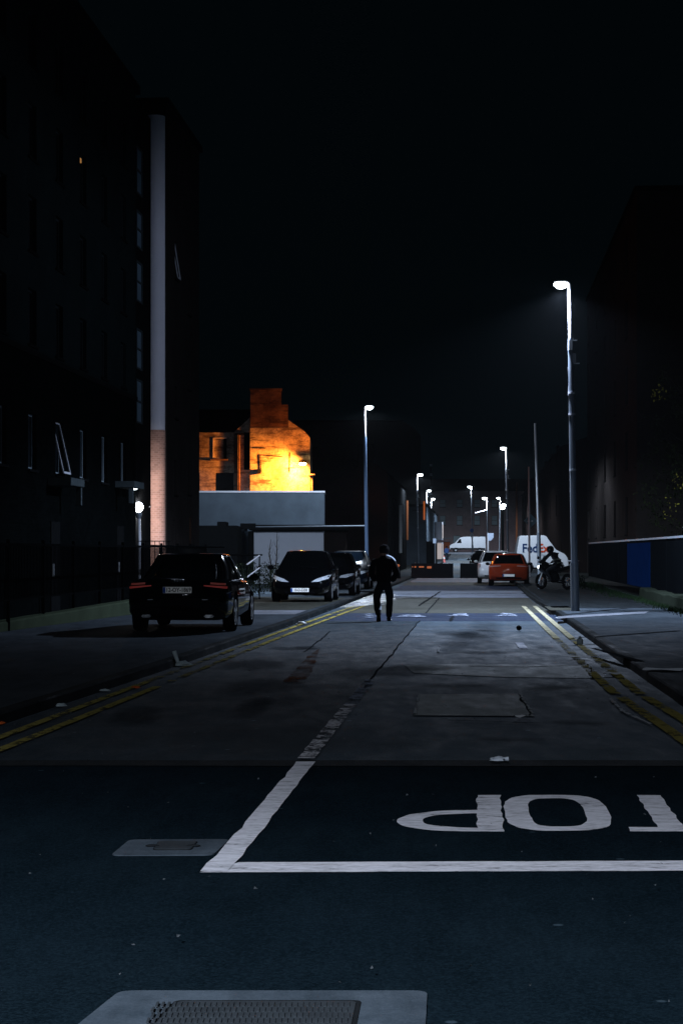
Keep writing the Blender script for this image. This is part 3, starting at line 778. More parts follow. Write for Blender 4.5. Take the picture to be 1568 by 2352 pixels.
for i, (px, py, w, lab) in enumerate([(1330, 1511, 0.17, 'flat white paper lying beside the right yellow lines'), (1522, 1541, 0.26, 'long flat white sheet on the right footpath'),
                                      (1405, 1550, 0.13, 'torn white paper on the right yellow lines'), (1290, 1421, 0.20, 'folded white paper at the foot of the right kerb'), (1195, 1650, 0.07, 'white scrap at the corner of the cut asphalt patch')]):
    z0 = PAV if i == 1 else 0.03
    x, y = P(px, py, z0)
    b = MB(); n_ = 14; top = []
    for k in range(n_):
        a = 2*math.pi*k/n_; r_ = 1 + 0.25*mnoise.noise(Vector((math.cos(a)*2, math.sin(a)*2, i)))
        top.append((w*r_*math.cos(a), w*0.9*r_*math.sin(a), 0.012 + 0.010*math.sin(a*3+i)))
    c_ = (0, 0, 0.02)
    for k in range(n_): b.face([c_, top[k], top[(k+1)%n_]])
    o = b.build('paper_sheet', M['paper'], None, True); o.location = (x, y, z0 + 0.01)
    tag(o, lab, 'paper')
x, y = P(1191, 1451); b = MB(); b.ball((0,0,0.055), 0.055, (1,1,.95), 20, 14); b.cyl((0,0,0.108), (0,0,1), 0.01, 0.006, 8); o = b.build('ball', M['cloth_black'], None, True); o.location = (x, y, 0.02); tag(o, 'small black ball lying on the pale slab of the right lane', 'ball')
x, y = P(1331, 1482)
t = thing('glass_bottle', 'clear glass bottle standing against the right kerb', 'bottle', (x, y, 0.01)); t.scale = (0.55, 0.55, 0.65)
b = MB(); b.lathe([(0.0,0.0),(0.085,0.0),(0.10,0.02),(0.10,0.11),(0.085,0.15),(0.04,0.175),(0.032,0.20)], n=18)
b.build('glass_body', M['bag_grey'], t, True)
b = MB(); b.cyl((0,0,0.21), (0,0,1), 0.036, 0.022, 14); b.build('cap', M['chrome'], t, True)
# the broom-like stick on the kerb, left
x, y = P(858, 1362)

# manhole covers
def cover(label, pts, lid, zc=0.012, ribs=True):
    t = thing('manhole_cover', label, 'manhole cover', (sum(p[0] for p in pts)/4, sum(p[1] for p in pts)/4, 0))
    ox, oy = t.location.x, t.location.y
    b = MB()
    def rr(p4, r, n=5):
        out = []
        for i in range(4):
            c = Vector(p4[i]); a = Vector(p4[i-1]) - c; d = Vector(p4[(i+1)%4]) - c; a.normalize(); d.normalize()
            for k in range(n+1):
                f_ = k/n; out.append(tuple(c + a*r*(1-f_)**2 + d*r*f_**2))
        return out
    o_ = rr([(p[0]-ox, p[1]-oy) for p in pts], 0.06); b.prism(o_, lambda p, q: (p[0], p[1], q), 0.001, zc)
    b.build('concrete_surround', M['concrete_pale'], t)
    l_ = rr([(p[0]-ox, p[1]-oy) for p in lid], 0.03)
    b = MB(); b.prism(l_, lambda p, q: (p[0], p[1], q), zc-0.004, zc+0.003); b.build('seat_ring', M['crack'], t)
    cx = sum(p[0] for p in l_)/len(l_); cy = sum(p[1] for p in l_)/len(l_)
    i_ = [(cx + (p[0]-cx)*0.95, cy + (p[1]-cy)*0.93) for p in l_]
    b = MB(); b.prism(i_, lambda p, q: (p[0], p[1], q), zc+0.002, zc+0.006)
    lid_o = b.build('iron_lid', M['iron'], t)
    if ribs:
        x0, x1 = min(p[0] for p in i_)+0.02, max(p[0] for p in i_)-0.02; y0, y1 = min(p[1] for p in i_)+0.02, max(p[1] for p in i_)-0.02
        b = MB(); n_ = 34
        for k in range(n_):
            xx = x0 + (x1-x0)*(k+0.5)/n_
            for j in range(8):
                ya = y0 + (y1-y0)*(j+0.1)/8; yb = y0 + (y1-y0)*(j+0.9)/8
                s_ = 0.004 if j % 2 else -0.004
                b.box(xx-0.0045+s_, ya, zc+0.0055, xx+0.0045+s_, yb, zc+0.010)
        b.build('tread_rib', M['iron'], lid_o)
    else:
        for dx in (-0.10, 0.12):
            b = MB(); b.ball((dx, 0, zc+0.006), 0.03, (1.3, .5, .25)); b.build('lifting_key', M['crack'], lid_o, True)
    return t
cover('large iron manhole cover in a pale concrete surround at the bottom of the picture', [(-0.80,7.20),(0.31,7.20),(0.25,6.10),(-0.98,6.10)][::-1], [(-0.585,7.03),(0.07,7.03),(0.03,6.30),(-0.70,6.30)][::-1])
cover('small pale rectangular cover beside the corner of the stop line', [P(298,1933), P(528,1932), P(490,1968), P(255,1969)][::-1], [P(365,1938), P(455,1938), P(440,1958), P(350,1958)][::-1], ribs=False)

# ================================================================== BUILDINGS
TH = -math.atan(SL)
def wallholes(b, a0, a1, z0, z1, holes, pt, depth=0.18):
    """wall rectangle with real openings; pt(a, z, d) -> 3D, d = depth behind the face"""
    As = sorted(set([a0, a1] + [h[0] for h in holes] + [h[1] for h in holes])); As = [a for a in As if a0-1e-6 <= a <= a1+1e-6]
    Zs = sorted(set([z0, z1] + [h[2] for h in holes] + [h[3] for h in holes])); Zs = [z for z in Zs if z0-1e-6 <= z <= z1+1e-6]
    for p, q in zip(As, As[1:]):
        run = None
        for r, s in zip(Zs, Zs[1:]):
            inside = any(h[0]-1e-6 <= p and q <= h[1]+1e-6 and h[2]-1e-6 <= r and s <= h[3]+1e-6 for h in holes)
            if not inside: b.face([pt(p, r, 0), pt(q, r, 0), pt(q, s, 0), pt(p, s, 0)])
    for h in holes:
        a, c, r, s = h[:4]
        b.face([pt(a, r, 0), pt(a, r, depth), pt(a, s, depth), pt(a, s, 0)]); b.face([pt(c, r, 0), pt(c, r, depth), pt(c, s, depth), pt(c, s, 0)])
        b.face([pt(a, r, 0), pt(c, r, 0), pt(c, r, depth), pt(a, r, depth)]); b.face([pt(a, s, 0), pt(c, s, 0), pt(c, s, depth), pt(a, s, depth)])
def window(root, hole, pt, depth=0.14, frame='pale_frame', pane='win_glass', bars=1, fw=0.05, name='window', tilt=0.0, sill=True, label=None):
    a, c, r, s = hole
    b = MB()
    def bar(p, q, u, v):
        P_ = [pt(p,u,depth-0.05), pt(q,u,depth-0.05), pt(q,v,depth-0.05), pt(p,v,depth-0.05)]; Q_ = [pt(p,u,depth), pt(q,u,depth), pt(q,v,depth), pt(p,v,depth)]
        b.loft([P_, Q_])
    bar(a, a+fw, r, s); bar(c-fw, c, r, s); bar(a+fw, c-fw, r, r+fw); bar(a+fw, c-fw, s-fw, s)
    for k in range(bars):
        z_ = r + (s-r)*(k+1)/(bars+1); bar(a+fw, c-fw, z_-fw/2, z_+fw/2)
    o = b.build(name, M[frame], root)
    if label: o['label'] = label
    b = MB(); b.face([pt(a, r, depth-0.01), pt(c, r, depth-0.01), pt(c, s, depth-0.01), pt(a, s, depth-0.01)])
    b.build('pane', M[pane], o)
    if sill:
        b = MB(); b.loft([[pt(a-0.06, r-0.07, -0.05), pt(c+0.06, r-0.07, -0.05), pt(c+0.06, r-0.01, -0.05), pt(a-0.06, r-0.01, -0.05)], [pt(a-0.06, r-0.07, 0.1), pt(c+0.06, r-0.07, 0.1), pt(c+0.06, r-0.01, 0.1), pt(a-0.06, r-0.01, 0.1)]])
        b.build('sill', M['plain_dark'], o)
    if tilt:
        b = MB(); t_ = lambda a_, z_: pt(a_, z_, depth - 0.04 - tilt*(s-z_)/(s-r))
        for (p, q, u, v) in ((a, a+fw, r, s), (c-fw, c, r, s), (a, c, r, r+fw), (a, c, s-fw, s)):
            b.loft([[t_(p,u), t_(q,u), t_(q,v), t_(p,v)], [tuple(Vector(t_(p,u))+Vector((.03,0,0))), tuple(Vector(t_(q,u))+Vector((.03,0,0))), tuple(Vector(t_(q,v))+Vector((.03,0,0))), tuple(Vector(t_(p,v))+Vector((.03,0,0)))]])
        b.build('open_sash', M['pale_shutter'], o)
    return o
def bld(name, label, cat, u, y, z=0.0, group=None):
    return thing(name, label, cat, (RX(u, y), y, z), TH, group)

# ---- left: tall dark apartment block (facade on the street)
tA = bld('apartment_block', 'tall dark brick apartment block filling the left edge, its small windows mostly unlit', 'apartment block', -10.0, 22)
LA, HA = 36.5, 15.0
ptA = lambda a, z, d: (-d, a, z)
tops = [4.7, 7.5, 9.6, 11.7, 13.8]
holesA = []
wa = [20.0 - 2.9*k for k in range(5)][::-1][2:] + [20.0 + 2.9*k for k in range(1, 6)]
for r, tp in enumerate(tops):
    for a in wa: holesA.append((a-0.42, a+0.42, tp-1.25, tp))
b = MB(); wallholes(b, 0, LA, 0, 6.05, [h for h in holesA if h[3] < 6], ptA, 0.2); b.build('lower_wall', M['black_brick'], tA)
b = MB(); b.box(0.0, 0, 6.0, 0.06, LA, 6.12); b.build('string_course', M['plain_dark'], tA)
b = MB(); wallholes(b, 0, LA, 6.05, HA, [h for h in holesA if h[3] > 6], ptA, 0.2)
b.face([(0, LA, 0), (-12, LA, 0), (-12, LA, HA), (0, LA, HA)]); b.face([(0, 0, 0), (-12, 0, 0), (-12, 0, HA), (0, 0, HA)]); b.face([(-12, 0, 0), (-12, LA, 0), (-12, LA, HA), (-12, 0, HA)])
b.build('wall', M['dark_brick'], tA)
b = MB(); b.box(-12.1, -0.1, HA+0.003, 0.12, LA+0.1, HA+0.25); b.build('roof', M['dark_roof'], tA)
for i, h in enumerate(holesA):
    row, colm = divmod(i, len(wa))
    special = (row == 3 and colm == 5)
    o = window(tA, h, ptA, 0.15, 'pale_frame' if row == 0 else 'frame_dim', 'win_glass', 0, tilt=0.28 if (row == 0 and colm == 4) else 0, label='window standing ajar, its pale sash tilted' if (row == 0 and colm == 4) else ('dimly lit window with an orange glow at its top' if special else None))  # bottom row gets paler frames: window glints put into the colour
    if special:
        b = MB(); b.box(-0.14, h[0]+0.05, h[3]-0.16, -0.12, h[1]-0.05, h[3]-0.05); b.build('blind_glow', M['lit_orange'], o)
        b = MB(); b.box(-0.14, h[0]+0.3, h[2]+0.3, -0.13, h[1]-0.2, h[3]-0.25); b.build('curtain', M['lit_dim'], o)
for a, z in ((25.3, 3.2), (33.9, 3.42)):      # door canopies
    b = MB(); b.bevbox(0.003, a-0.8, z-0.06, 0.55, a+0.8, z+0.12, 0.01); lg = 0.62 if a < 30 else -0.77; b.bevbox(0.38, a+lg, z-0.5, 0.50, a+lg+0.15, z-0.065, 0.01)
    cn = b.build('canopy', M['canopy'], tA)
    if a > 30:
        b = MB(); b.ball((0.35, a+0.3, z-0.06), 0.09, (1, 1.6, 0.35)); b.build('ceiling_light', M['lens_far'], cn, True)
    b = MB(); b.box(-0.02, a-0.5, 0.15, 0.02, a+0.5, 2.3); d_ = b.build('door', M['plain_dark'], tA)
    b = MB(); b.box(0.02, a-0.4, 1.0, 0.06, a-0.36, 1.3); b.build('handle', M['galv'], d_)

# ---- stair tower recessed between the two blocks, glazed
tB = bld('stair_tower', 'recessed dark stair tower with a strip of bluish glazing beside the white column', 'stair tower', -10.04, 58.52)
b = MB(); segs = [(5.4, 6.7), (7.0, 8.2), (9.0, 10.2), (10.6, 11.7), (12.2, 13.6)]
wallholes(b, 0, 3.1, 0, 14.9, [(0.25, 1.25, s[0], s[1]) for s in segs], ptA, 0.12)
b.face([(0, 0, 14.9), (0, 3.1, 14.9), (-8, 3.1, 14.9), (-8, 0, 14.9)])
b.build('wall', M['plain_dark'], tB)
for s in segs: window(tB, (0.25, 1.25, s[0], s[1]), ptA, 0.03, 'canopy', 'blind_blue', 1, 0.05, 'stair_window', sill=False)

# ---- second block with the round white and brick column
tC = bld('apartment_block', 'dark brown brick block with narrow windows right of the white round column', 'apartment block', -9.6, 61.62)
LC = 7.3
hC = [(1.75, 2.35, 10.3, 11.5), (1.75, 2.3, 5.85, 6.85), (4.95, 5.35, 1.85, 2.75), (1.6, 2.2, 3.4, 4.5), (4.6, 5.2, 3.5, 4.6), (1.3, 1.8, 1.0, 2.6), (2.8, 3.3, 1.0, 2.6), (4.6, 5.2, 7.0, 8.1), (4.6, 5.2, 9.5, 10.7)]
b = MB(); wallholes(b, 0, LC, 0, 15.4, hC, ptA, 0.22)
b.face([(0, LC, 0), (-10, LC, 0), (-10, LC, 15.4), (0, LC, 15.4)]); b.face([(0, 0, 0), (-10, 0, 0), (-10, 0, 15.4), (0, 0, 15.4)])
b.build('wall', M['brown_brick'], tC)
b = MB(); b.box(-10, -0.2, 15.403, 0.1, LC+0.1, 15.6); b.build('roof', M['dark_roof'], tC)
for i, h in enumerate(hC):
    window(tC, h, ptA, 0.16, 'pale_frame' if i == 0 else 'frame_dim', 'lit_warm' if i == 2 else ('win_blue' if i == 1 else 'win_glass'), 0, tilt=0.2 if i == 0 else 0, label='narrow lit window glowing warm peach' if i == 2 else ('window tilted open catching white light' if i == 0 else None))
cx, cy, r_ = -0.335, -0.02, 0.295
def arc(z, r=r_, n=28): return [(cx + r*math.sin(math.radians(-100 + 200*k/n)), cy - r*math.cos(math.radians(-100 + 200*k/n)), z) for k in range(n+1)] + [(cx + 0.25, 0.28, z), (cx - 0.25, 0.28, z)]
b = MB(); b.loft([arc(5.343), arc(8), arc(11), arc(15.05)]); b.build('white_column', M['white_render'], tC, True, 60)
b = MB(); b.loft([arc(0.0, r_+.012), arc(1.8, r_+.012), arc(3.6, r_+.012), arc(5.34, r_+.012)]); b.build('brick_column_base', M['pink_brick'], tC, True, 60, uvfn=lambda co: (math.atan2(co.x-cx, -(co.y-cy))*0.26, co.z))
b = MB(); b.box(cx-0.33, cy-0.32, 15.053, cx+0.33, 0.28, 15.39); b.build('column_cap', M['plain_dark'], tC)

# small globe lamp on a pale post before the stair tower
t = thing('globe_lamp', 'small bright globe lamp on a pale post in front of the stair tower', 'globe lamp', (X(319, 58.6), 58.6, PAV))
zg = Z(1165, 58.6) - PAV
b = MB(); b.tube([(0.03,0,0), (0.03,0,1.5), (0.01,0,zg-0.32)], [0.06, 0.055, 0.045], 12); b.build('post', M['pole_pale'], t, True)
b = MB(); b.lathe([(0.05, zg-0.34), (0.10, zg-0.22), (0.10, zg-0.17)], n=16); b.build('collar', M['pole_dark'], t, True)
b = MB(); b.ball((0,0,zg), 0.13, (1,1,1.15), 20, 14); b.build('globe', M['globe'], t, True)
lamp_light('lamp_light', (0.12, 0.26, zg+0.02), 330, (1.0, 0.94, 0.92), t, 0.12, [(0, 0), (0.13, 0.0), (0.32, 1.0), (1, 1)])
t2 = thing('wall_camera', 'small round camera on the brick column base beside the globe lamp', 'camera', (X(337, 61.0), 61.0, Z(1165, 61.0)))
b = MB(); b.ball((0,0,0), 0.075, (1,1,1)); b.tube([(0,0.02,0),(0.1,0.1,0.02)], 0.02, 8); b.build('camera_dome', M['galv'], t2, True)

# ---- low mossy wall with railing along the footpath
t = bld('low_wall', 'low mossy concrete wall along the left footpath in front of the apartment block', 'wall', -8.45, 30, PAV)
b = MB(); rings = []
for k in range(33):
    y = k*1.0; h = 0.60 + 0.04*mnoise.noise(Vector((y*.5, 2, 0))); w = 0.02*mnoise.noise(Vector((y*.8, 5, 0)))
    uo = -0.30 + 0.065*(k-6); h = min(0.36, h*0.28 + 0.0145*max(0, k-6))
    rings.append([(w+uo, y, 0), (w+uo, y, h-0.03), (w+uo-0.03, y, h), (w+uo-0.3, y, h), (w+uo-0.3, y, 0)])
b.loft(rings); b.build('wall_body', M['low_wall'], t)
t = bld('railing', 'black metal railing standing behind the low mossy wall', 'railing', -8.7, 34, PAV)
b = MB(); b.box(-0.02, 0, 1.58, 0.02, 30, 1.63); b.box(-0.015, 0, 0.55, 0.015, 30, 0.59); b.build('rail', M['black_metal'], t)
for k in range(11):
    b = MB(); b.box(-0.03, k*3.0-0.03, 0, 0.03, k*3.0+0.03, 1.70); b.build('post', M['black_metal'], t)
b = MB()
for k in range(230): b.box(-0.008, 0.06+k*0.13-0.008, 0.592, 0.008, 0.06+k*0.13+0.008, 1.578)
b.build('bars', M['black_metal'], t)
t = thing('stair_railing', 'black railing topped by upright bars in front of the brick column base', 'railing', (X(325, 57.5), 57.5, PAV), 0.0)
b = MB()
for k in range(7): b.tube([(0.13*k, 0, 0), (0.13*k, 0, Z(1243, 57.5)-PAV)], 0.012, 6)
b.build('bars', M['black_metal'], t)
b = MB(); b.tube([(-0.1, 0, Z(1243, 57.5)-PAV), (0.85, 0, Z(1243, 57.5)-PAV)], 0.014, 6); b.tube([(-0.1, 0, Z(1256, 57.5)-PAV), (0.3, 0, Z(1253, 57.5)-PAV), (2.4, 0, Z(1257, 57.5)-PAV)], 0.022, 8); b.build('rail', M['black_metal'], t, True)
# white entrance handrails between the two black cars
t = thing('handrail', 'pale sloping double handrail at the entrance steps between the black cars', 'handrail', (X(567, 60), 60, PAV), 0)
b = MB()
for py0, py1 in ((1297, 1276), (1326, 1305)): b.tube([(0, 0, Z(py0, 60)-PAV), (0.33, 1.2, Z(py1, 60)-PAV)], 0.022, 8)
b.build('sloping_rail', M['pole_pale'], t, True)
b = MB(); b.tube([(0,0,0), (0,0,Z(1297,60)-PAV)], 0.02, 8); b.build('post', M['black_metal'], t, True)
b = MB(); b.tube([(0.33,1.2,0), (0.33,1.2,Z(1276,60)-PAV)], 0.02, 8); b.build('post', M['black_metal'], t, True)
b = MB(); b.tube([(-1.9, 1.2, Z(1275,60)-PAV), (0.42, 1.2, Z(1275,60)-PAV)], 0.025, 8); b.build('top_rail', M['black_metal'], t, True)

# ---- the yard behind: grey rendered wall, canopy, pale shutter
def XY(px, Y, py): return (X(px, Y), Y, Z(py, Y))
Yw = 95.0
t = thing('rendered_wall', 'grey rendered building wall with a coping below the orange-lit house', 'building', (X(600, Yw), Yw, 0))
ox = t.location.x
b = MB(); b.box(X(440, Yw)-ox, 0, 0, X(745, Yw)-ox, 3.0, Z(1131.5, Yw)); b.build('wall_body', M['grey_render'], t)
b = MB(); b.box(X(440, Yw)-ox, -0.06, Z(1131.5, Yw)+.003, X(746, Yw)-ox, 3.1, Z(1127.5, Yw)); b.build('coping', M['pale_shutter'], t)
t = thing('garage', 'low garage with a pale shutter, dark canopy edge and brown brick pier', 'garage', (X(660, 91), 91, 0))
ox = t.location.x; Yg = 91.0
b = MB(); b.box(X(583,Yg)-ox, 0.0, 0.0, X(743,Yg)-ox, 0.3, Z(1220,Yg)); b.build('shutter', M['pale_shutter'], t)
b = MB(); b.box(X(574,Yg)-ox, -1.1, Z(1218.5,Yg)+.003, X(800,Yg)-ox, 3.6, Z(1206,Yg)); b.box(X(555,Yg)-ox, -1.2, Z(1216,Yg), X(590,Yg)-ox, -1.101, Z(1203,Yg)); b.build('canopy', M['plain_dark'], t)
b = MB(); b.tube([(X(583,Yg)-ox, -1.16, Z(1211,Yg)), (X(838,Yg)-ox, -1.16, Z(1208.5,Yg))], 0.03, 8); b.build('gutter', M['pole_dark'], t, True)
b = MB(); b.box(X(744,Yg)-ox, -0.05, 0.0, X(796,Yg)-ox, 0.3, Z(1220,Yg)); b.build('brick_pier', M['red_dark'], t)
b = MB(); b.box(X(570,Yg)-ox, -0.3, 0, X(582.5,Yg)-ox, 0.3, Z(1220,Yg)); b.build('dark_jamb', M['plain_dark'], t)
t = thing('corrugated_fence', 'narrow grey corrugated fence panel left of the pale shutter', 'fence', (X(546, 91), 90.5, 0))
b = MB(); w = X(570, 90.5)-X(546, 90.5); n = 60; pts = [(w*k/n, 0.05*math.sin(k*math.pi/4)) for k in range(n+1)]
for z0, z1 in ((0, Z(1214, 90.5)),):
    b.loft([[(p[0], p[1], z0) for p in pts] + [(w, 0.12, z0), (0, 0.12, z0)], [(p[0], p[1], z1) for p in pts] + [(w, 0.12, z1), (0, 0.12, z1)]])
b.build('sheet_metal', M['grey_render'], t)
t = thing('yard_shed', 'black flat-roofed shed with a raised block behind the saloon', 'shed', (X(500, 86), 86, 0))
b = MB(); ox = t.location.x; b.bevbox(X(452,86)-ox, 0, 0, X(545,86)-ox, 4, Z(1207,86), 0.03); b.build('wall', M['plain_dark'], t)
b = MB(); b.bevbox(X(498,86)-ox, 0.2, Z(1207,86)+.003, X(519,86)-ox, 2, Z(1198,86), 0.02); b.build('roof_block', M['plain_dark'], t)
# assumed flood light, unseen behind the second block, added to light the grey wall
t = thing('assumed_wall_light', 'assumed unseen flood light on the second block end wall, lighting the grey wall', 'assumed wall light', (RX(-10.3, 69.1), 69.15, 4.4))
b = MB(); b.bevbox(-0.15, 0.05, -0.08, 0.15, 0.2, 0.08, 0.02); b.tube([(0,-0.1,0),(0,0.06,0)], 0.03, 8); b.build('housing', M['pole_dark'], t)
b = MB(); b.box(-0.12, 0.202, -0.06, 0.12, 0.21, 0.06); b.build('lens', M['lens_far'], t)
lamp_light('lamp_light', (0.3, 0.55, 0), 6500, (0.66, 0.80, 1.0), t, 0.1, [(0, 0), (0.47, 0.0), (0.51, 0.8), (0.7, 1.0), (1, 1)])

# hedge and bare saplings before the garage
def leafcloud(b, c, sx, sy, sz, n, s, rnd, flat=0.5, holes=0.25):
    for i in range(n):
        while True:
            p = Vector((rnd.uniform(-1,1), rnd.uniform(-1,1), rnd.uniform(-1,1)))
            if p.length < 1 + 0.25*mnoise.noise(p*3+Vector(c)): break
        if mnoise.noise(Vector((p.x*sx, p.y*sy, p.z*sz))*1.6 + Vector(c)*3) < -holes: continue
        q = Vector((c[0]+p.x*sx, c[1]+p.y*sy, c[2]+p.z*sz))
        e = Euler((rnd.uniform(0,6.28), rnd.uniform(0,6.28), rnd.uniform(0,6.28))).to_matrix()
        k = s*rnd.uniform(0.6, 1.4)
        b.face([q + e @ Vector(v)*k for v in ((-0.5,0,0),(0,-0.28,0.05),(0.6,0,0),(0,0.28,0.05))])
rnd = random.Random(11)
t = thing('hedge', 'dark leafy hedge between the entrance handrail and the black hatchback', 'hedge', (X(600, 68), 68, PAV))
b = MB()
for k in range(9): leafcloud(b, (-0.75+0.21*k, rnd.uniform(-.2,.2), 0.50+rnd.uniform(-.05,.05)), 0.26, 0.5, 0.62, 420, 0.06, rnd)
b.build('foliage', M['hedge'], t)
for k, px in enumerate((621, 634, 640)):
    t = thing('bare_sapling', ['thin crooked bare sapling against the pale shutter, left one of two', 'straight bare sapling against the middle of the pale shutter', 'x'][k], 'sapling', (X(px if k == 0 else 635, 72), 72, PAV)) if k < 2 else None
    if t is None: continue
    b = MB(); zt = Z(1222 if k else 1240, 72)
    b.tube([(0,0,0), (0.03-0.05*k,0,0.9), (-0.04+0.05*k,0,1.4), (0.02,0,zt-0.1)], [0.03,0.026,0.02,0.008], 7); b.build('trunk', M['bark'], t, True)
    b = MB()
    for j in range(7):
        z_ = 0.8 + j*(zt-1.0)/8; s_ = -1 if j % 2 else 1
        b.tube([(0,0,z_), (s_*0.06,0.02,z_+0.12), (s_*0.09,0,z_+0.28)], [0.010,0.007,0.003], 5)
    b.build('twigs', M['bark'], t)

# ---- the old house lit by a sodium lamp
def plaster(name, lo=(0.25, 0.20, 0.16), hi=(0.62, 0.56, 0.46), dk=(0.07, 0.05, 0.04)):
    m, nt, N, L, P_ = newmat(name)
    v = coords(nt, 'Object'); vs = coords(nt, 'Object', (0.5, 1, 2.6))
    big = noise(nt, v, 0.75, 7, 0.7); st = noise(nt, vs, 1.2, 7, 0.75); fine = noise(nt, v, 9, 5, 0.7)
    c = mixc(nt, ramp(nt, big, [(0.38, 0), (0.56, 1)]), lo, hi)
    c = mixc(nt, ramp(nt, st, [(0.40, 0.85), (0.50, 0)]), c, dk)
    c = mixc(nt, ramp(nt, fine, [(0.3, 0.7), (0.55, 0)]), c, (0.12, 0.09, 0.07))
    L.new(c, P_.inputs['Base Color']); P_.inputs['Roughness'].default_value = 0.95; P_.inputs['Specular IOR Level'].default_value = 0.1
    L.new(bump(nt, big, 0.8, 0.05), P_.inputs['Normal'])
    return m
M['plaster'] = plaster('peeling_plaster')
M['stack'] = plaster('sooty_stack', (0.09, 0.05, 0.035), (0.24, 0.15, 0.10), (0.03, 0.02, 0.016))
Yh = 112.0
t = thing('old_house', 'old peeling house with tall chimney stack, lit orange by a sodium lamp', 'house', (X(600, Yh), Yh, 0))
ox = t.location.x; oz = 0
hx_ = lambda px: X(px, Yh) - ox
hz_ = lambda py: Z(py, Yh)
ptH = lambda a, z, d: (a, d, z)
hol = [(hx_(490), hx_(521), hz_(1055), hz_(1006)), (hx_(560), hx_(574), hz_(1079), hz_(990)), (hx_(495), hx_(537), hz_(1140), hz_(1086)), (hx_(440), hx_(458.5), hz_(1055), hz_(1004)), (hx_(440), hx_(459), hz_(1140), hz_(1085))]
b = MB(); wallholes(b, hx_(440), hx_(575), 0, hz_(993), hol, ptH, 0.35)
b.face([(hx_(537), 0, hz_(993)), (hx_(575), 0, hz_(993)), (hx_(575), 0, hz_(958)), (hx_(548), 0, hz_(983))])
b.build('wall', M['plaster'], t)
for i, h in enumerate(hol):
    b = MB(); b.face([(h[0], 0.34, h[2]), (h[1], 0.34, h[2]), (h[1], 0.34, h[3]), (h[0], 0.34, h[3])]); b.build('opening_back', M['plain_dark'], t)
b = MB(); b.box(hx_(490.4), 0.04, hz_(1054.5), hx_(513), 0.33, hz_(1006.5)); w_ = b.build('boarded_window', M['plaster'], t)
b = MB(); b.box(hx_(489), -0.05, hz_(1055)+.01, hx_(491), 0.038, hz_(1006)); b.box(hx_(491.1), -0.05, hz_(1007.4), hx_(521), 0.038, hz_(1005)); b.build('frame', M['white_render'], w_)
b = MB(); b.box(hx_(484), -0.28, hz_(1058), hx_(524), -0.003, hz_(1054.9)); b.build('sill', M['stack'], t)
b = MB(); b.box(hx_(538), -0.20, 0, hx_(547), -0.003, hz_(996)); b.build('brick_pier', M['stack'], t)
b = MB(); b.tube([(hx_(550), -0.26, 0), (hx_(550), -0.26, hz_(1000))], 0.05, 8); b.build('downpipe', M['stack'], t, True)
b = MB(); b.box(hx_(541), -0.2, hz_(999), hx_(562), -0.003, hz_(995.5)); b.build('lintel', M['plain_dark'], t)
# roof: slate slope with a sagging eave
b = MB(); n = 12
e_lo = [(hx_(440)+ (hx_(576)-hx_(440))*k/n) for k in range(n+1)]
def eave(px): return 994 if px < 530 else 994 - (px-530)*0.80
ev = [hz_(eave(784 + (x_+ox)*F/Yh)) + 0.03*math.sin(k*1.7) for k, x_ in enumerate(e_lo)]
b.loft([[(x_, -0.5, z_) for x_, z_ in zip(e_lo, ev)], [(x_, 2.6, hz_(933)) for x_ in e_lo], [(x_, 6.0, hz_(993)) for x_ in e_lo]], cap=False, closed=False)
b.build('roof', M['dark_roof'], t)
b = MB()
poly = [(hx_(575), 0), (hx_(712), 0), (hx_(712), hz_(1006)), (hx_(700), hz_(992)), (hx_(662), hz_(965)), (hx_(662), hz_(983)), (hx_(575), hz_(983))]
b.prism(poly, lambda p, q: (p[0], q, p[1]), -0.25, 7.0)
b.build('gable_wall', M['plaster'], t)
b = MB(); b.prism([(hx_(575)+.01, hz_(983)+.003), (hx_(662)-.01, hz_(983)+.003), (hx_(662)-.01, hz_(930)), (hx_(646), hz_(930)), (hx_(646), hz_(897)), (hx_(575)+.01, hz_(897))], lambda p, q: (p[0], q, p[1]), -0.22, 1.4)
ch = b.build('chimney_stack', M['stack'], t)
b = MB(); b.box(hx_(573), -0.30, hz_(897)+.003, hx_(648), 1.5, hz_(893)); b.build('capping', M['stack'], ch)
b = MB()
for (x0, y0, x1, y1, w) in ((600,1085,598,1046,.03),(598,1046,650,1050,.02),(665,1085,666,1040,.025),(580,1030,610,1030,.02)):
    b.tube([(hx_(x0), -0.30, hz_(y0)), (hx_(x1), -0.30, hz_(y1))], w, 6)
b.box(hx_(593), -0.45, hz_(1088), hx_(600), -0.253, hz_(1078)); b.build('cable', M['crack'], t)
b = MB(); b.tube([(hx_(716), -0.1, 0), (hx_(716), -0.1, hz_(1091))], 0.06, 8); b.box(hx_(708), -0.5, hz_(1092), hx_(723), 0.1, hz_(1089)); b.build('downpipe', M['plaster'], t)
t = thing('sodium_lamp', 'orange sodium flood lamp fixed to the gable of the old house', 'flood lamp', (X(695, Yh-1.15), Yh-1.15, Z(1064, Yh-1.15)))
b = MB(); b.bevbox(-0.22, -0.12, 0.02, 0.22, 0.2, 0.16, 0.03); b.tube([(0,0.1,0.1),(0,0.89,0.15)], 0.03, 8); b.build('housing', M['black_metal'], t)
b = MB(); b.ball((0,0,-0.03), 0.16, (1.25,0.8,0.6), 14, 10); b.build('lens', M['lens_sodium'], t, True)
sd = bpy.data.lights.new('lamp_light', 'SPOT'); sd.energy = 4300; sd.color = (1.0, 0.26, 0.026); sd.shadow_soft_size = 0.1; sd.spot_size = math.radians(168); sd.spot_blend = 1.0
so = bpy.data.objects.new('lamp_light', sd); COL.objects.link(so); so.parent = t; so.location = (-0.15, -0.1, -0.18)
lamp_light('lamp_light', (-0.1, -0.32, -0.05), 420, (1.0, 0.22, 0.018), t, 0.1)
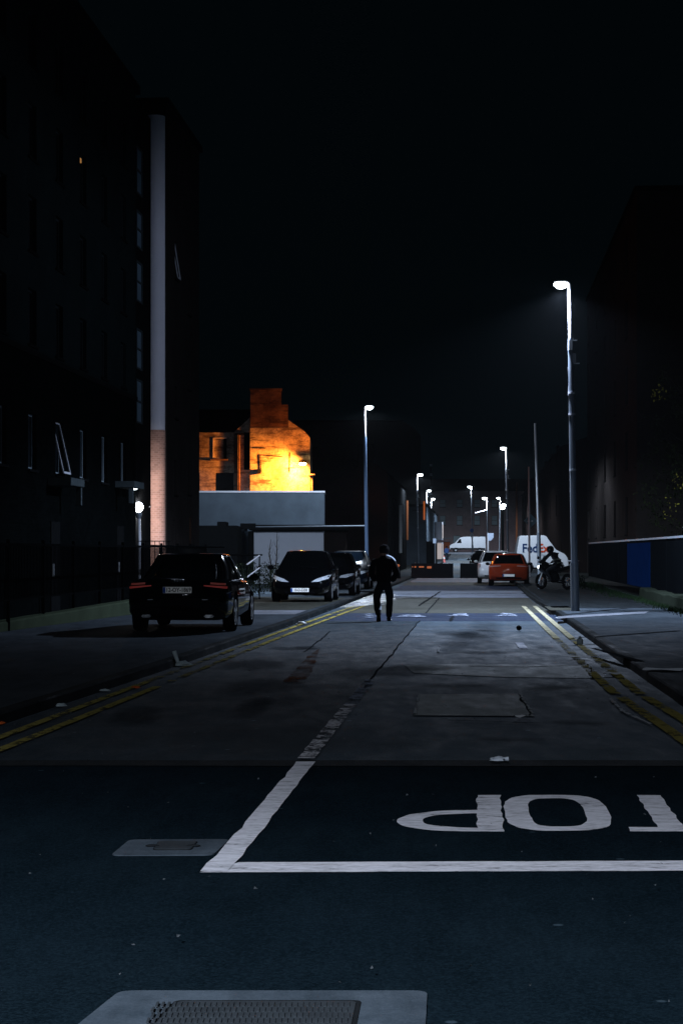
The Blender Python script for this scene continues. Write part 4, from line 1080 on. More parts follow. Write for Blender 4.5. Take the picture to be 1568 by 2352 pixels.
so.rotation_euler = Vector((-0.60, 0.55, -0.55)).to_track_quat('-Z', 'Y').to_euler()

# ---- dark masses on the left beyond the yard
t = thing('gabled_house', 'black gabled house with a stepped chimney behind the second street lamp', 'house', (X(790, 112), 118, 0))
ox = t.location.x; q = lambda px, py: (X(px, 118)-ox, Z(py, 118))
b = MB(); poly = [q(724,1340), q(890,1340), q(890,1086), q(862,1064), q(836,1064), q(745,1119), q(724,1122)]
b.prism(poly, lambda p, s: (p[0], s, p[1]), 0, 14); b.build('wall', M['red_dark'], t)
b = MB(); b.box(q(822,0)[0], 0.3, Z(1090,118), q(858,0)[0], 1.6, Z(1019,118)); b.build('chimney', M['plain_dark'], t)
t = thing('warehouse', 'large dark warehouse with chamfered roof corner rising behind the terrace', 'warehouse', (X(820, 280), 280, 0))
ox = t.location.x; q = lambda px, py: (X(px, 280)-ox, Z(py, 280))
b = MB(); b.prism([q(640,1330), q(966,1330), q(966,1000), q(950,984), q(925,968), q(680,968), q(640,980)], lambda p, s: (p[0], s, p[1]), 0, 12); b.build('wall', mat('warehouse_render', (0.035, 0.032, 0.034), 0.9, spec=0.0, var=0.15, scale=0.2), t)
b = MB(); b.box(q(677,0)[0], -0.1, q(0,968)[1]+.003, q(925,0)[0], 12, q(0,965)[1]); b.build('parapet', M['plain_dark'], t)

def terrace(name, label, u, y0, y1, h, side, matn, wins, roof=True, frames='pale_frame', pane='win_glass', dep=9):
    """a street-side building: facade at u between y0 and y1; side -1 is the left of the street"""
    zb = gz(y0)
    t = bld(name, label, 'building', u, y0, 0)
    L_ = (y1-y0)
    pt = lambda a, z, d: (side*d, a, z)
    b = MB(); wallholes(b, 0, L_, 0, h, wins, pt, 0.2)
    for a in (0, L_): b.face([(0, a, 0), (side*dep, a, 0), (side*dep, a, h), (0, a, h)])
    b.build('wall', M[matn], t)
    if roof:
        b = MB(); b.prism([(-side*0.15, h+.003), (side*dep*0.5, h+1.6), (side*dep, h+.003)], lambda p, s: (p[0], s, p[1]), -0.1, L_+0.1); b.build('roof', M['dark_roof'], t)
    else:
        b = MB(); b.box(min(-side*0.1, side*dep), -0.05, h+.003, max(-side*0.1, side*dep), L_+0.05, h+0.25); b.build('roof', M['dark_roof'], t)
    for i, w in enumerate(wins):
        window(t, w, pt, 0.14, frames, pane if not isinstance(pane, list) else pane[i % len(pane)], 1, sill=(w[2] > 0.5), name='window' if w[2] > 0.5 else 'door')
    return t
w1 = [(3+i*4.2, 4.1+i*4.2, z, z+1.4) for i in range(9) for z in (1.3, 4.2)]
t = terrace('terraced_house', 'dark terrace of low houses on the left beyond the gabled house', -6.3, 133, 178, 7.0, -1, 'plain_dark', w1)
for px, Y, py0, py1, m, wd in ((927, 160, 1160, 1270, 'galv', 0.16), (947, 176, 1150, 1240, 'pipe_sodium_lit', 0.10)):
    b = MB(); P0 = t.matrix_world if False else None
    xx = -6.3 + 0.12
    yl = Y - 133
    b.tube([(0.15, yl, Z(py1, Y)), (0.15, yl, Z(py0, Y))], wd, 10); b.build('downpipe', M[m], t, True)  # tubes stand in for lamp-lit pier edges of the facade
t = terrace('shop_building', 'pale rendered corner shop building on the left before the junction', -5.2, 205, 262, 6.2, -1, 'grey_render', [(20, 23, 0.9, 3.0), (30, 33, 0.9, 3.0), (42, 45, 0.9, 3.0), (8, 9.2, 3.8, 5.2), (22, 23.2, 3.8, 5.2), (36, 37.2, 3.8, 5.2)], False, 'pale_shutter')
b = MB(); b.box(-0.02, -0.12, 0, 1.1, -0.003, 2.6); b.build('corner_panel', M['plain_dark'], t)
b = MB(); b.box(0.003, 40, 0.5, 0.9, 47, 2.7); b.box(0.003, 40, 3.0, 0.9, 47, 5.2); b.build('shopfront_frame', M['pale_shutter'], t)
b = MB(); b.box(0.92, 40.3, 0.7, 0.94, 46.8, 2.5); b.box(0.92, 40.3, 3.2, 0.94, 46.8, 4.9); b.box(-0.3, 39.96, 0.6, 0.85, 39.99, 2.6); b.build('shop_glow_panel', M['shop_glow'], t)
t = thing('lit_edge_strip', 'narrow glowing strip standing in for an orange-lit facade edge beneath the far lamps', 'sign', (X(973.5, 205), 205, Z(1194, 205)))
b = MB(); b.bevbox(-0.07, -0.3, 0, 0.07, 0.3, Z(1151, 205)-Z(1194, 205), 0.02); b.build('strip_body', M['reflector'], t)  # added glow in place of sodium light on a building edge
b = MB(); b.tube([(-1.2, 0, 1.0), (-0.05, 0, 1.0)], 0.03, 6); b.build('bracket', M['black_metal'], t)
# end building at the junction
t = thing('brick_terrace', 'three-storey dark brick building closing the street at the junction, with sash windows', 'building', (X(1080, 336), 336, 1.5))
ox = t.location.x; ptE = lambda a, z, d: (a, d, z)
qx = lambda px: X(px, 336)-ox; qz = lambda py: Z(py, 336)-1.5
ws = []
for px in (1016, 1055, 1095, 1135): ws += [(qx(px)-0.5, qx(px)+0.5, qz(1206), qz(1184)), (qx(px)-0.5, qx(px)+0.5, qz(1165), qz(1147))]
ws += [(qx(1018.5), qx(1033), 0.0, qz(1244)), (qx(1040), qx(1057), 0.4, qz(1230)), (qx(1100), qx(1112), 0.4, qz(1230))]
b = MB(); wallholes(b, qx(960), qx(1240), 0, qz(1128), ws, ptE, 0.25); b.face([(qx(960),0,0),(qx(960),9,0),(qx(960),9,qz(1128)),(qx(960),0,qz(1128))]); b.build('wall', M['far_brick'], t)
b = MB(); b.prism([(-0.3, qz(1128)+.003), (4.5, qz(1128)+2.2), (9, qz(1128)+.003)], lambda p, s: (s, p[0], p[1]), qx(958), qx(1242)); rf = b.build('roof', M['dark_roof'], t)
for i, w in enumerate(ws):
    if i == 8:
        b = MB(); b.box(w[0]+.05, 0.10, 0, w[1]-.05, 0.2, w[3]-.1); d_ = b.build('door', M['door_orange'], t); b = MB(); b.box(w[0]-.15, -0.12, w[3]+.5, w[1]+.15, -0.003, w[3]+.65); b.build('door_hood', M['pale_frame'], t); continue
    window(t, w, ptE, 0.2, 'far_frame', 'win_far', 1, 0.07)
# right side beyond the parked vehicles
w2 = [(6+i*9.0, 7.6+i*9.0, z, z+2.0) for i in range(5) for z in (2.5, 6.0, 9.5, 13.0, 16.5)]
t = terrace('office_block', 'tall black block on the right edge with faint brownish windows', 8.0, 100, 145, 19.7, 1, 'brown_brick', w2, False, 'plain_dark', ['win_glass', 'win_glass', 'lit_dim', 'win_glass', 'win_glass', 'win_glass', 'win_glass'], 30)
w3 = [(10+i*14.0, 11.6+i*14.0, z, z+1.6) for i in range(9) for z in (4.5, 8.5)]
t = terrace('brick_terrace', 'long dark brick terrace on the right behind the white van with lettering', 6.4, 150, 285, 9.5, 1, 'red_dark', w3, True, 'plain_dark')
t = thing('drainpipe', 'drainpipe on the dark terrace above the lettered van, orange light in its colour', 'drainpipe', (X(1186, 290*0.9), 261, 0))
b = MB(); b.tube([(0,0,gz(261)),(0,0,Z(1108,261))], 0.14, 10); b.build('pipe', M['pipe_sodium_lit'], t, True)

# ---- hoarding on the right, low mossy wall, verge
t = bld('hoarding', 'long black hoarding fence along the right footpath with one blue panel', 'fence', 5.5, 34, PAV)
b = MB()
pans = []
k = 0
while k*2.4 < 64:
    a = k*2.4; off = 0.0
    b = MB(); b.box(0.003 + 0.006*(k % 2), a+0.012, 0.25, 0.045, a+2.388, 1.84); k += 1
    b.build('panel', M['hoard_dark'], t)
Ya = 5.5*F/(1492-1095)-34; Yb = 5.5*F/(1440-1095)-34
b = MB(); b.box(-0.02, Ya, 0.28, 0.001, Yb, 1.76); b.build('blue_panel', M['hoard_blue'], t)
b = MB(); b.box(-0.03, 0, 1.842, 0.06, 64, 1.90); b.build('top_rail', M['pole_dark'], t)  # paler rail colour stands in for the highlight along the hoarding top
t = bld('site_fence', 'thin railing top showing above the black hoarding at the right frame edge', 'fence', 6.6, 34, PAV)
b = MB(); b.tube([(0,0,2.25),(0,30,2.25)], 0.02, 8); b.build('rail', M['pole_dark'], t, True)
for k in range(11):
    b = MB(); b.tube([(0,k*3,0),(0,k*3,2.3)], 0.025, 6); b.build('post', M['black_metal'], t)
t = bld('low_wall', 'low mossy kerb wall at the foot of the right hoarding', 'wall', 5.0, 28, PAV)
b = MB(); rings = []
for k in range(36):
    y = k*1.0; h = 0.34 + 0.05*mnoise.noise(Vector((y*.6, 9, 0))); w = 0.03*mnoise.noise(Vector((y*.9, 12, 0))) + (0.0 if k < 33 else 0.1)
    rings.append([(w, y, 0), (w+.02, y, h-0.04), (w+0.06, y, h), (w+0.36, y, h), (w+0.36, y, 0)])
b.loft(rings); b.build('wall_body', M['low_wall_dark'], t)
b = MB(); rnd = random.Random(3)
for i in range(5200):
    y = rnd.uniform(30, 92); u = 5.05 - abs(rnd.gauss(0, 0.35))*(1.0 if y > 62 else 0.5); x = RX(u, y); h = rnd.uniform(0.04, 0.16)*(1.6 if 78 < y < 86 else 0.8)
    a = rnd.uniform(0, 3.14); w = 0.012; dx = rnd.uniform(-.05, .05)
    b.face([(x-w*math.cos(a), y-w*math.sin(a), PAV), (x+w*math.cos(a), y+w*math.sin(a), PAV), (x+dx, y, PAV+h)])
tag(b.build('verge_grass', M['grass']), 'sparse grass and weeds along the foot of the right hoarding', 'grass', kind='stuff')
t = thing('leafy_weed', 'green weed tuft at the foot of the hoarding beside the street lamp pole', 'plant', (X(1333, 78), 78, PAV))
b = MB(); leafcloud(b, (0,0,0.25), 0.35, 0.3, 0.28, 500, 0.07, rnd); b.build('foliage', M['grass'], t)

# ---- tree at the right edge
t = thing('broadleaf_tree', 'sparse tree with golden-lit leaves at the right frame edge above the hoarding', 'tree', (X(1600, 62), 62, 0))
b = MB(); b.tube([(0,0,0),(0.05,0,1.6),(-0.05,0.1,3.0),(0.1,0,4.6),(0.0,0,6.3)], [0.17,0.14,0.11,0.07,0.03], 10)
rnd = random.Random(21); tips = []
for k in range(26):
    z_ = 1.9 + k*0.17; a = k*2.4; L_ = 1.9 - 0.035*k
    p0 = Vector((0,0,z_)); p1 = p0 + Vector((math.cos(a)*L_*.5, math.sin(a)*L_*.5, 0.35)); p2 = p0 + Vector((math.cos(a)*L_, math.sin(a)*L_, 0.9))
    b.tube([p0, p1, p2], [0.05, 0.03, 0.01], 6); tips += [p1, p2, (p1+p2)/2]
b.build('trunk', M['bark'], t, True)
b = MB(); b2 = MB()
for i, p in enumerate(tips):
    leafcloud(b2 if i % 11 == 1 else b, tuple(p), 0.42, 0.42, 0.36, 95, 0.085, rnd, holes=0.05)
b.build('crown', M['leaf'], t); b2.build('crown_highlights', M['leaf_lit'], t)

# ================================================================== STREET LAMPS
CW = (0.74, 0.85, 1.0)
street_lamp('nearest lit street lamp, on the right footpath, with boxes and bands on its pole', 1320, 49.3, 1287, 650, 1307, 31000, -1, extras=True, col=(0.64, 0.76, 1.0), curve=STREET_CURVE, hs=1.15)
street_lamp('lit lamp on the left footpath behind the parked cars, lower pole coloured bluish-lit', 843, 88, 848, 934, 837, 8500, 1, mats='blue', hs=1.1, col=CW)
street_lamp('lit street lamp on the right rising above the gap between red car and lettered van', 1166, 127, 1155, 1028, 1162, 12000, -1, extras=True, hs=1.3, lens='lens_far', col=CW)
street_lamp('lit street lamp on the left terrace, left of the orange vertical strip', 960, 171, 965, 1089, 957, 18000, 1, extras=True, hs=1.6, lens='lens_far', col=CW)
street_lamp('small lit street lamp right of the orange vertical strip, left of the dashed mast', 980, 214, 985, 1126, 979, 17000, 1, hs=1.5, lens='lens_far', col=CW)
street_lamp('farthest lit lamp on the left, before the dashed mast', 990, 246, 994.5, 1145, 989, 17000, 1, hs=1.6, lens='lens_far', col=CW)
street_lamp('tall lit lamp in the middle of the far junction carrying a round blue sign', 1085, 300, 1078, 1117, 1081.5, 22000, -1, hs=2.2, lens='lens_far', base_z=1.4, col=CW)
l8 = street_lamp('far lit lamp beside the white panel van with a slanting side arm', 1120, 205, 1112.3, 1143, 1118, 17000, -1, hs=1.8, lens='lens_far', col=CW)
b = MB(); b.tube([(-0.05, 0, Z(1173, 205)-gz(205)), (X(1090.5, 205)-X(1120, 205), 0, Z(1181, 205)-gz(205))], 0.05, 8); b.build('side_arm', M['pole_pale'], l8, True)
street_lamp('farthest lit lamp on the right beside two round wall floods', 1146, 250, 1143.5, 1143, 1148.5, 15000, -1, hs=1.4, lens='lens_far', col=CW)
# assumed unseen main-road lamp behind the camera, added to light the foreground
street_lamp('street lamp on the main road behind the viewpoint, left, unseen and assumed', 0, -3.0, 0, 0, None, 16500, 1, base_z=0.0, x=-5.4, along=0.001, z_top=8.0, arm=1.1, col=(0.78, 0.86, 1.0), curve=[(0, 0), (0.5, 0.0), (0.53, 0.10), (0.56, 0.30), (0.585, 0.40), (0.60, 0.26), (0.67, 0.26), (0.70, 0.40), (0.765, 0.95), (0.85, 1.0), (1, 0.6)])
for o_ in [o for o in bpy.data.objects if o.get('label', '').startswith('street lamp on the main road')]: pass
t = thing('wall_flood_light', 'pair of round white flood lights on the right terrace near the junction', 'flood light', (X(1153, 248), 248, 0))
for k, (px, py) in enumerate(((1155.6, 1161), (1153.2, 1166.5))):
    b = MB(); b.ball((X(px, 248)-X(1153, 248), 0, Z(py, 248)), 0.26, (1.2, 1, 0.8)); b.build('lens', M['lens_far'], t, True)
b = MB(); b.box(-0.1, 0.35, gz(248), 0.25, 0.65, Z(1160, 248)); b.build('housing', M['black_metal'], t)
t = thing('utility_mast', 'tall thin mast with bright dashes above the far left lamps', 'mast', (X(989, 262), 262, gz(262)))
b = MB(); b.tube([(0,0,0),(0,0,Z(1062,262)-gz(262))], [0.13,0.07], 10); b.build('pole', M['black_metal'], t, True)
b = MB()
for y0, y1 in ((1066,1071),(1087,1093),(1118,1125),(1131,1137),(1141,1143)):
    b.tube([(0,-0.02,Z(y1,262)-gz(262)),(0,-0.02,Z(y0,262)-gz(262))], 0.15, 10)
b.build('band', M['pole_pale'], t, True)

# plain poles and signs on the right footpath
t = thing('sign_pole', 'thin pale pole with a grey diamond sign, in front of the lettered van', 'sign pole', (X(1215, 116), 116, PAV))
zt = Z(1072, 116)-PAV
b = MB(); b.tube([(0,0,0),(-0.03,0,zt)], [0.062,0.050], 12); b.build('pole', M['pole_pale'], t, True)
zc = Z(1196, 116)-PAV
b = MB(); b.prism([(0.42,0),(0.02,0.40),(-0.38,0),(0.02,-0.40)], lambda p, q: (p[0]+0.06, q, zc+p[1]), 0.06, 0.075); s_ = b.build('sign_plate', M['sign_teal'], t)
b = MB(); b.box(-0.12, 0.03, zc-0.04, 0.2, 0.055, zc-0.01); b.cyl((0.16, 0.035, zc-0.02), (0,1,0), 0.05, 0.03); b.build('bracket', M['pole_pale'], s_)
t = thing('tall_pole', 'tall plain dark pole on the right footpath beside the motorbike', 'pole', (X(1239, 78), 78, PAV))
zt = Z(972, 78)-PAV
b = MB(); b.tube([(0,0,0),(-0.05,0,2.2)], [0.085,0.075], 14); b.build('lower_pole', M['pole_dark'], t, True)
b = MB(); b.tube([(-0.05,0,2.2),(X(1228,78)-X(1239,78),0,zt)], [0.055,0.040], 12); b.build('upper_pole', M['galv'], t, True)
t = thing('parking_sign', 'small pale blue parking plate on a thin post behind the left barrier', 'sign', (X(998.5, 132), 132, 0))
b = MB(); b.tube([(0,0,0),(0,0,Z(1237,132))], 0.035, 8); b.build('post', M['pole_dark'], t, True)
b = MB(); b.bevbox(-0.14, -0.05, Z(1248,132), 0.06, -0.035, Z(1237,132), 0.005); b.build('plate', M['sign_pale'], t)
t = thing('street_sign', 'pale clipped-corner sign on a thick post right of the white panel van', 'sign', (X(1120.5, 180), 180, gz(180)))
g = gz(180)
b = MB(); b.tube([(0,0,0),(0,0,Z(1224,180)-g)], 0.085, 10); b.build('post', M['pole_pale'], t, True)
q = lambda px, py: (X(px,180)-X(1120.5,180), Z(py,180)-g)
b = MB(); b.prism([q(1119,1224.5), q(1132.5,1224.5), q(1132.5,1235), q(1126,1242), q(1121,1242)], lambda p, s: (p[0], s, p[1]), -0.12, -0.10); b.build('plate', M['sign_pale'], t)
t = thing('round_sign', 'blue round sign above a pale round sign over the white panel van roof', 'sign', (X(1083, 298), 298, 0))
for nm, py, m in (('blue_disc', 1218.5, 'sign_blue'), ('pale_disc', 1229.5, 'pole_pale')):
    b = MB(); b.cyl((0,0,Z(py,298)), (0,1,0), 0.30, 0.03, 24); o_ = b.build(nm, M[m], t, False)
b = MB(); b.tube([(0,0.1,Z(1231,298)-3.4),(0,0.1,Z(1216,298))], 0.04, 8); b.build('post', M['pole_dark'], t, True)

# ------------------------------------------------------------------ road closure
def barrier(label, x0, x1, Y, h, refl):
    t = thing('concrete_barrier', label, 'barrier', ((x0+x1)/2, Y, gz(Y)), 0, 'dark road barriers across the street')
    w = (x1-x0)/2
    b = MB(); prof = [(-0.30,0),(-0.30,0.08),(-0.16,0.28),(-0.10,h-0.02),(-0.08,h),(0.08,h),(0.10,h-0.02),(0.16,0.28),(0.30,0.08),(0.30,0)]
    b.prism(prof, lambda p, q: (q, p[0], p[1]), -w, w); b.build('barrier_body', M['barrier'], t)
    for px, py, ww, hh in refl:
        b = MB(); b.bevbox(X(px,Y)-t.location.x-ww/2, -0.17, Z(py,Y)-hh/2, X(px,Y)-t.location.x+ww/2, -0.10, Z(py,Y)+hh/2, 0.01); b.build('reflector', M['reflector'], t)
    b = MB()
    for s in (-0.8, 0.8): b.tube([(s*w, -0.04, h-0.01), (s*w, 0, h+0.05), (s*w, 0.04, h-0.01)], 0.015, 6)
    b.build('lifting_loop', M['galv'], t, True)
    return t
barrier('long dark barrier left of the gap, with a row of small orange reflectors', X(944, 117), X(1040, 117), 117, 0.88, [(946.5,1302,0.05,0.07),(953,1302,0.10,0.09),(967,1302,0.30,0.08),(985,1303,0.26,0.13)])
barrier('short dark barrier right of the gap beside the silver car, without reflectors', X(1056.5, 117), X(1118, 117), 117, 0.88, [])
t = thing('warning_lamp', 'small dark bollard with an amber warning light beyond the walking person', 'warning lamp', (X(914, 108), 108, PAV))
b = MB(); b.tube([(0,0,0),(0,0,0.62)], [0.14,0.10], 12); b.build('post', M['black_metal'], t, True)
b = MB(); b.ball((0,-0.05,0.70), 0.075); b.build('amber_lens', M['reflector'], t, True)
t = thing('traffic_cone', 'small red and white traffic cone beside the distant person', 'traffic cone', (X(1019.5, 226), 226, gz(226)))
b = MB(); b.lathe([(0.22,0),(0.22,0.04),(0.13,0.06),(0.09,0.34),(0.045,0.75)], n=14); b.build('cone_body', mat('cone_red', (0.55, 0.16, 0.15), 0.6), t, True)
b = MB(); b.lathe([(0.10,0.40),(0.075,0.62)], n=14); b.build('white_sleeve', M['paper'], t, True)
t = thing('wooden_board', 'dark board lying on the pale cobbles left of the walking person', 'board', (X(852, 72), 72, 0.1), 0.35)
b = MB(); b.bevbox(-0.42, -0.5, 0, 0.35, 0.7, 0.05, 0.01); b.build('plank', M['plastic'], t)

# ================================================================== VEHICLES
from mathutils.bvhtree import BVHTree
def text_mesh(s, size, m, parent, loc, rot, name='lettering', extr=0.002, align='CENTER', sx=1.0, bold=0.0):
    c = bpy.data.curves.new(name, 'FONT'); c.body = s; c.size = size; c.align_x = align; c.align_y = 'CENTER'; c.extrude = extr; c.offset = bold; c.resolution_u = 3
    o = bpy.data.objects.new(name, c); COL.objects.link(o)
    dg = bpy.context.evaluated_depsgraph_get()
    me = bpy.data.meshes.new_from_object(o.evaluated_get(dg)); me.name = name
    bpy.data.objects.remove(o); bpy.data.curves.remove(c)
    for v in me.vertices: v.co.x *= sx
    me.materials.clear(); me.materials.append(m)
    n = bpy.data.objects.new(name, me); COL.objects.link(n)
    n.location = loc; n.rotation_euler = rot; n.parent = parent
    return n
def spline(tab, t):
    if t <= tab[0][0]: return tab[0][1:]
    for a, c in zip(tab, tab[1:]):
        if t <= c[0]:
            f_ = (t-a[0])/(c[0]-a[0]); f_ = f_*f_*(3-2*f_)*0.5 + f_*0.5
            return tuple(p + (q-p)*f_ for p, q in zip(a[1:], c[1:]))
    return tab[-1][1:]
SALOON = [(0,0.80,0.36,0.78,0.86),(0.006,0.90,0.30,0.86,0.965),(0.03,0.955,0.25,0.92,1.00),(0.10,0.985,0.22,0.95,1.01),(0.3,1,0.20,0.94,0.99),(0.5,1,0.20,0.92,0.97),(0.70,0.99,0.20,0.90,0.97),(0.86,0.96,0.20,0.80,0.88),(0.95,0.90,0.22,0.70,0.77),(0.985,0.80,0.26,0.60,0.68),(1,0.66,0.34,0.50,0.58)]
HATCH = [(0,0.78,0.38,0.82,0.90),(0.008,0.90,0.32,0.90,0.98),(0.04,0.96,0.26,0.95,1.00),(0.12,0.99,0.22,0.95,1.00),(0.35,1,0.20,0.93,0.97),(0.55,1,0.20,0.91,0.96),(0.74,0.985,0.20,0.89,0.98),(0.88,0.95,0.20,0.78,0.88),(0.955,0.88,0.22,0.66,0.76),(0.988,0.78,0.25,0.56,0.64),(1,0.62,0.32,0.46,0.54)]
def make_car(name, label, x, Y, rz, L, W, H, prof, gh, paint, glassm='car_glass', plate=None, front_plate=False, tails=None, heads=None, wheel_r=0.33, wheels_y=None, zb=0.0, chrome=False, badge=False, cat='car', group='parked cars', plate_z=0.72, roof_rails=False, rearlabel=None):
    t = thing(name, label, cat, (x, Y, zb), rz, group)
    hw = W/2; s_ = H/1.45
    N_ = 44; rings = []
    for i in range(N_+1):
        k = i/N_; k = k + 0.06*math.sin(2*math.pi*k)*-1 if False else (0.5-0.5*math.cos(math.pi*k))*0.45 + k*0.55
        w, z0, zs, zt = spline(prof, k); w *= hw; z0 *= s_; zs *= s_; zt *= s_
        h = [(0,z0),(0.72*w,z0),(0.92*w,z0+0.035),(0.985*w,z0+0.13),(w,z0+0.5*(zs-z0)),(0.992*w,zs-0.10),(0.955*w,zs-0.02),(0.86*w,zs+0.45*(zt-zs)),(0.62*w,zt-0.012),(0.3*w,zt),(0,zt)]
        ring = [(px, k*L, pz) for px, pz in h] + [(-px, k*L, pz) for px, pz in h[-2:0:-1]]
        rings.append(ring)
    b = MB(); b.loft(rings)
    bmesh.ops.recalc_face_normals(b.bm, faces=b.bm.faces)
    bvh = BVHTree.FromBMesh(b.bm)
    body = b.build('body', M[paint], t, True, 32)
    if wheels_y is None: wheels_y = (0.205*L, 0.80*L)
    cb = MB()
    for wy in wheels_y:
        for sx in (-1, 1): cb.cyl((sx*(hw-0.10), wy, wheel_r), (1,0,0), wheel_r+0.055, 0.46, 28)
    cut = cb.build('cutter', M['tyre'])
    cut.parent = t
    md = body.modifiers.new('arch', 'BOOLEAN'); md.operation = 'DIFFERENCE'; md.solver = 'EXACT'; md.object = cut
    bpy.context.view_layer.update()
    dg = bpy.context.evaluated_depsgraph_get()
    me = bpy.data.meshes.new_from_object(body.evaluated_get(dg)); me.name = 'body'
    body.modifiers.clear(); body.data = me
    me.materials.clear(); me.materials.append(M[paint])
    bpy.data.objects.remove(cut)
    # glasshouse
    r0, r1, f1, f0 = gh
    z0 = 0.93*s_; z1 = H
    def outline(k, n=44):
        e = 1-(1-k)**1.6
        ya = (r0 + (r1-r0)*e)*L; yb = (f0 + (f1-f0)*e)*L
        wx = hw*(0.90 - 0.22*k**1.25)
        z = z0 + (z1-0.045-z0)*k
        out = []
        for j in range(n):
            a = 2*math.pi*j/n; c, sn = math.cos(a), math.sin(a)
            ex = 2/5.0
            px = wx*math.copysign(abs(c)**ex, c); py = (ya+yb)/2 + (yb-ya)/2*math.copysign(abs(sn)**ex, sn)
            out.append((px, py, z + (0.0 if k < 1 else 0)))
        return out
    levels = [outline(k/6) for k in range(7)]
    g = bmesh.new(); R = [[g.verts.new(p) for p in l] for l in levels]
    groups = {'rear_window': [], 'windscreen': [], 'side_window': []}
    n = 44
    for a, c in zip(levels, levels[1:]):
        for j in range(n):
            p = [a[j], a[(j+1)%n], c[(j+1)%n], c[j]]
            nn = (Vector(p[1])-Vector(p[0])).cross(Vector(p[3])-Vector(p[0])).normalized()
            key = 'side_window' if abs(nn.x) > 0.55 else ('windscreen' if nn.y > 0 else 'rear_window')
            groups[key].append(p)
    g.free()
    for key, fs in groups.items():
        b = MB()
        for p in fs: b.face(p)
        b.build(key, M[glassm], t, True, 60, weld=True)
    # roof
    top = levels[-1]; cyy = sum(p[1] for p in top)/n
    rr = [[(p[0]*1.012, cyy+(p[1]-cyy)*1.01, p[2]-0.03) for p in levels[-1]]]
    for f_, dz in ((1.0, 0.0), (0.97, 0.018), (0.85, 0.034), (0.6, 0.043), (0.3, 0.046), (0.02, 0.047)): rr.append([(p[0]*f_, cyy+(p[1]-cyy)*f_, p[2]+dz) for p in top])
    b = MB(); b.loft(rr); b.build('roof', M[paint], t, True, 50)
    def pil(j, r):
        b = MB(); b.tube([tuple(Vector(l[j % n])*1.0 + Vector((math.copysign(0.004, l[j % n][0]), 0, -0.01))) for l in levels], r, 6); b.build('pillar', M[paint if not chrome else 'plastic'], t, True)
    for j in (5, 6, 16, 17, 27, 28, 38, 39): pil(j, 0.024)
    for j in (0, 22): pil(j, 0.022)
    # wheels
    for wy in wheels_y:
        for sx in (-1, 1):
            w_ = bpy.data.objects.new('wheel', None); COL.objects.link(w_); w_.parent = t; w_.location = (sx*(hw-0.115), wy, wheel_r); w_.empty_display_size = 0.1
            b = MB(); R_ = wheel_r; b.lathe([(R_*0.66,-0.10),(R_*0.93,-0.11),(R_*0.99,-0.085),(R_,-0.05),(R_,0.05),(R_*0.99,0.085),(R_*0.93,0.11),(R_*0.66,0.10)], axis='X', n=36); b.build('tyre', M['tyre'], w_, True)
            b = MB(); ox_ = sx*0.09
            b.lathe([(R_*0.68, ox_-0.02), (R_*0.68, ox_+0.012*sx), (R_*0.62, ox_+0.012*sx), (R_*0.60, ox_-0.03*sx)], axis='X', n=32)
            for k in range(5):
                a = k*2*math.pi/5 + 0.3; ca, sa = math.cos(a), math.sin(a); da = 0.16
                pts = [(ox_, R_*0.10*math.cos(a-0.8), R_*0.10*math.sin(a-0.8)), (ox_, R_*0.63*math.cos(a-da), R_*0.63*math.sin(a-da)), (ox_, R_*0.63*math.cos(a+da), R_*0.63*math.sin(a+da)), (ox_, R_*0.10*math.cos(a+0.8), R_*0.10*math.sin(a+0.8))]
                b.loft([[(p[0]-0.015*sx, p[1], p[2]) for p in pts], [(p[0]+0.012*sx, p[1], p[2]) for p in pts]])
            b.cyl((ox_, 0, 0), (1,0,0), R_*0.16, 0.04, 14)
            b.build('rim', M['alloy'], w_)
    # mirrors
    for sx in (-1, 1):
        b = MB(); my = (f0-0.045)*L
        b.ball((sx*(hw+0.07), my, 0.97*s_), 0.10, (1.0, 0.6, 0.72)); b.tube([(sx*(hw-0.08), my+0.02, 0.93*s_), (sx*(hw+0.05), my, 0.95*s_)], 0.02, 6); b.build('mirror', M[paint if paint != 'red_paint' else 'plastic'], t, True)
    def decal(nm, poly, m, rear=True, off=0.008, lab=None):
        bm2 = bmesh.new(); vs = [bm2.verts.new((p[0], 0, p[1])) for p in poly]; bm2.faces.new(vs)
        bmesh.ops.triangulate(bm2, faces=bm2.faces[:])
        for _ in range(3): bmesh.ops.subdivide_edges(bm2, edges=[e for e in bm2.edges if e.calc_length() > 0.04], cuts=1)
        bmesh.ops.triangulate(bm2, faces=bm2.faces[:])
        for v in bm2.verts:
            o_ = Vector((v.co.x, -2 if rear else L+2, v.co.z)); d_ = Vector((0, 1 if rear else -1, 0))
            hit = bvh.ray_cast(o_, d_)
            if hit[0]: v.co = hit[0] + hit[1]*off*(1 if hit[1].dot(d_) < 0 else -1)
            else: v.co.y = 0.05*L if rear else 0.95*L
        bb = MB(); bb.bm.free(); bb.bm = bm2
        o = bb.build(nm, M[m], t, True, 60)
        if lab: o['label'] = lab
        return o
    if tails:
        for sx in (-1, 1):
            for poly, m in tails: decal('tail_light', [(sx*px*hw, pz) for px, pz in (poly if sx > 0 else poly[::-1])], m)
    if heads:
        for sx in (-1, 1):
            decal('headlight', [(sx*px*hw, pz) for px, pz in heads], 'headlamp', False, 0.01)
    yf = L + 0.012
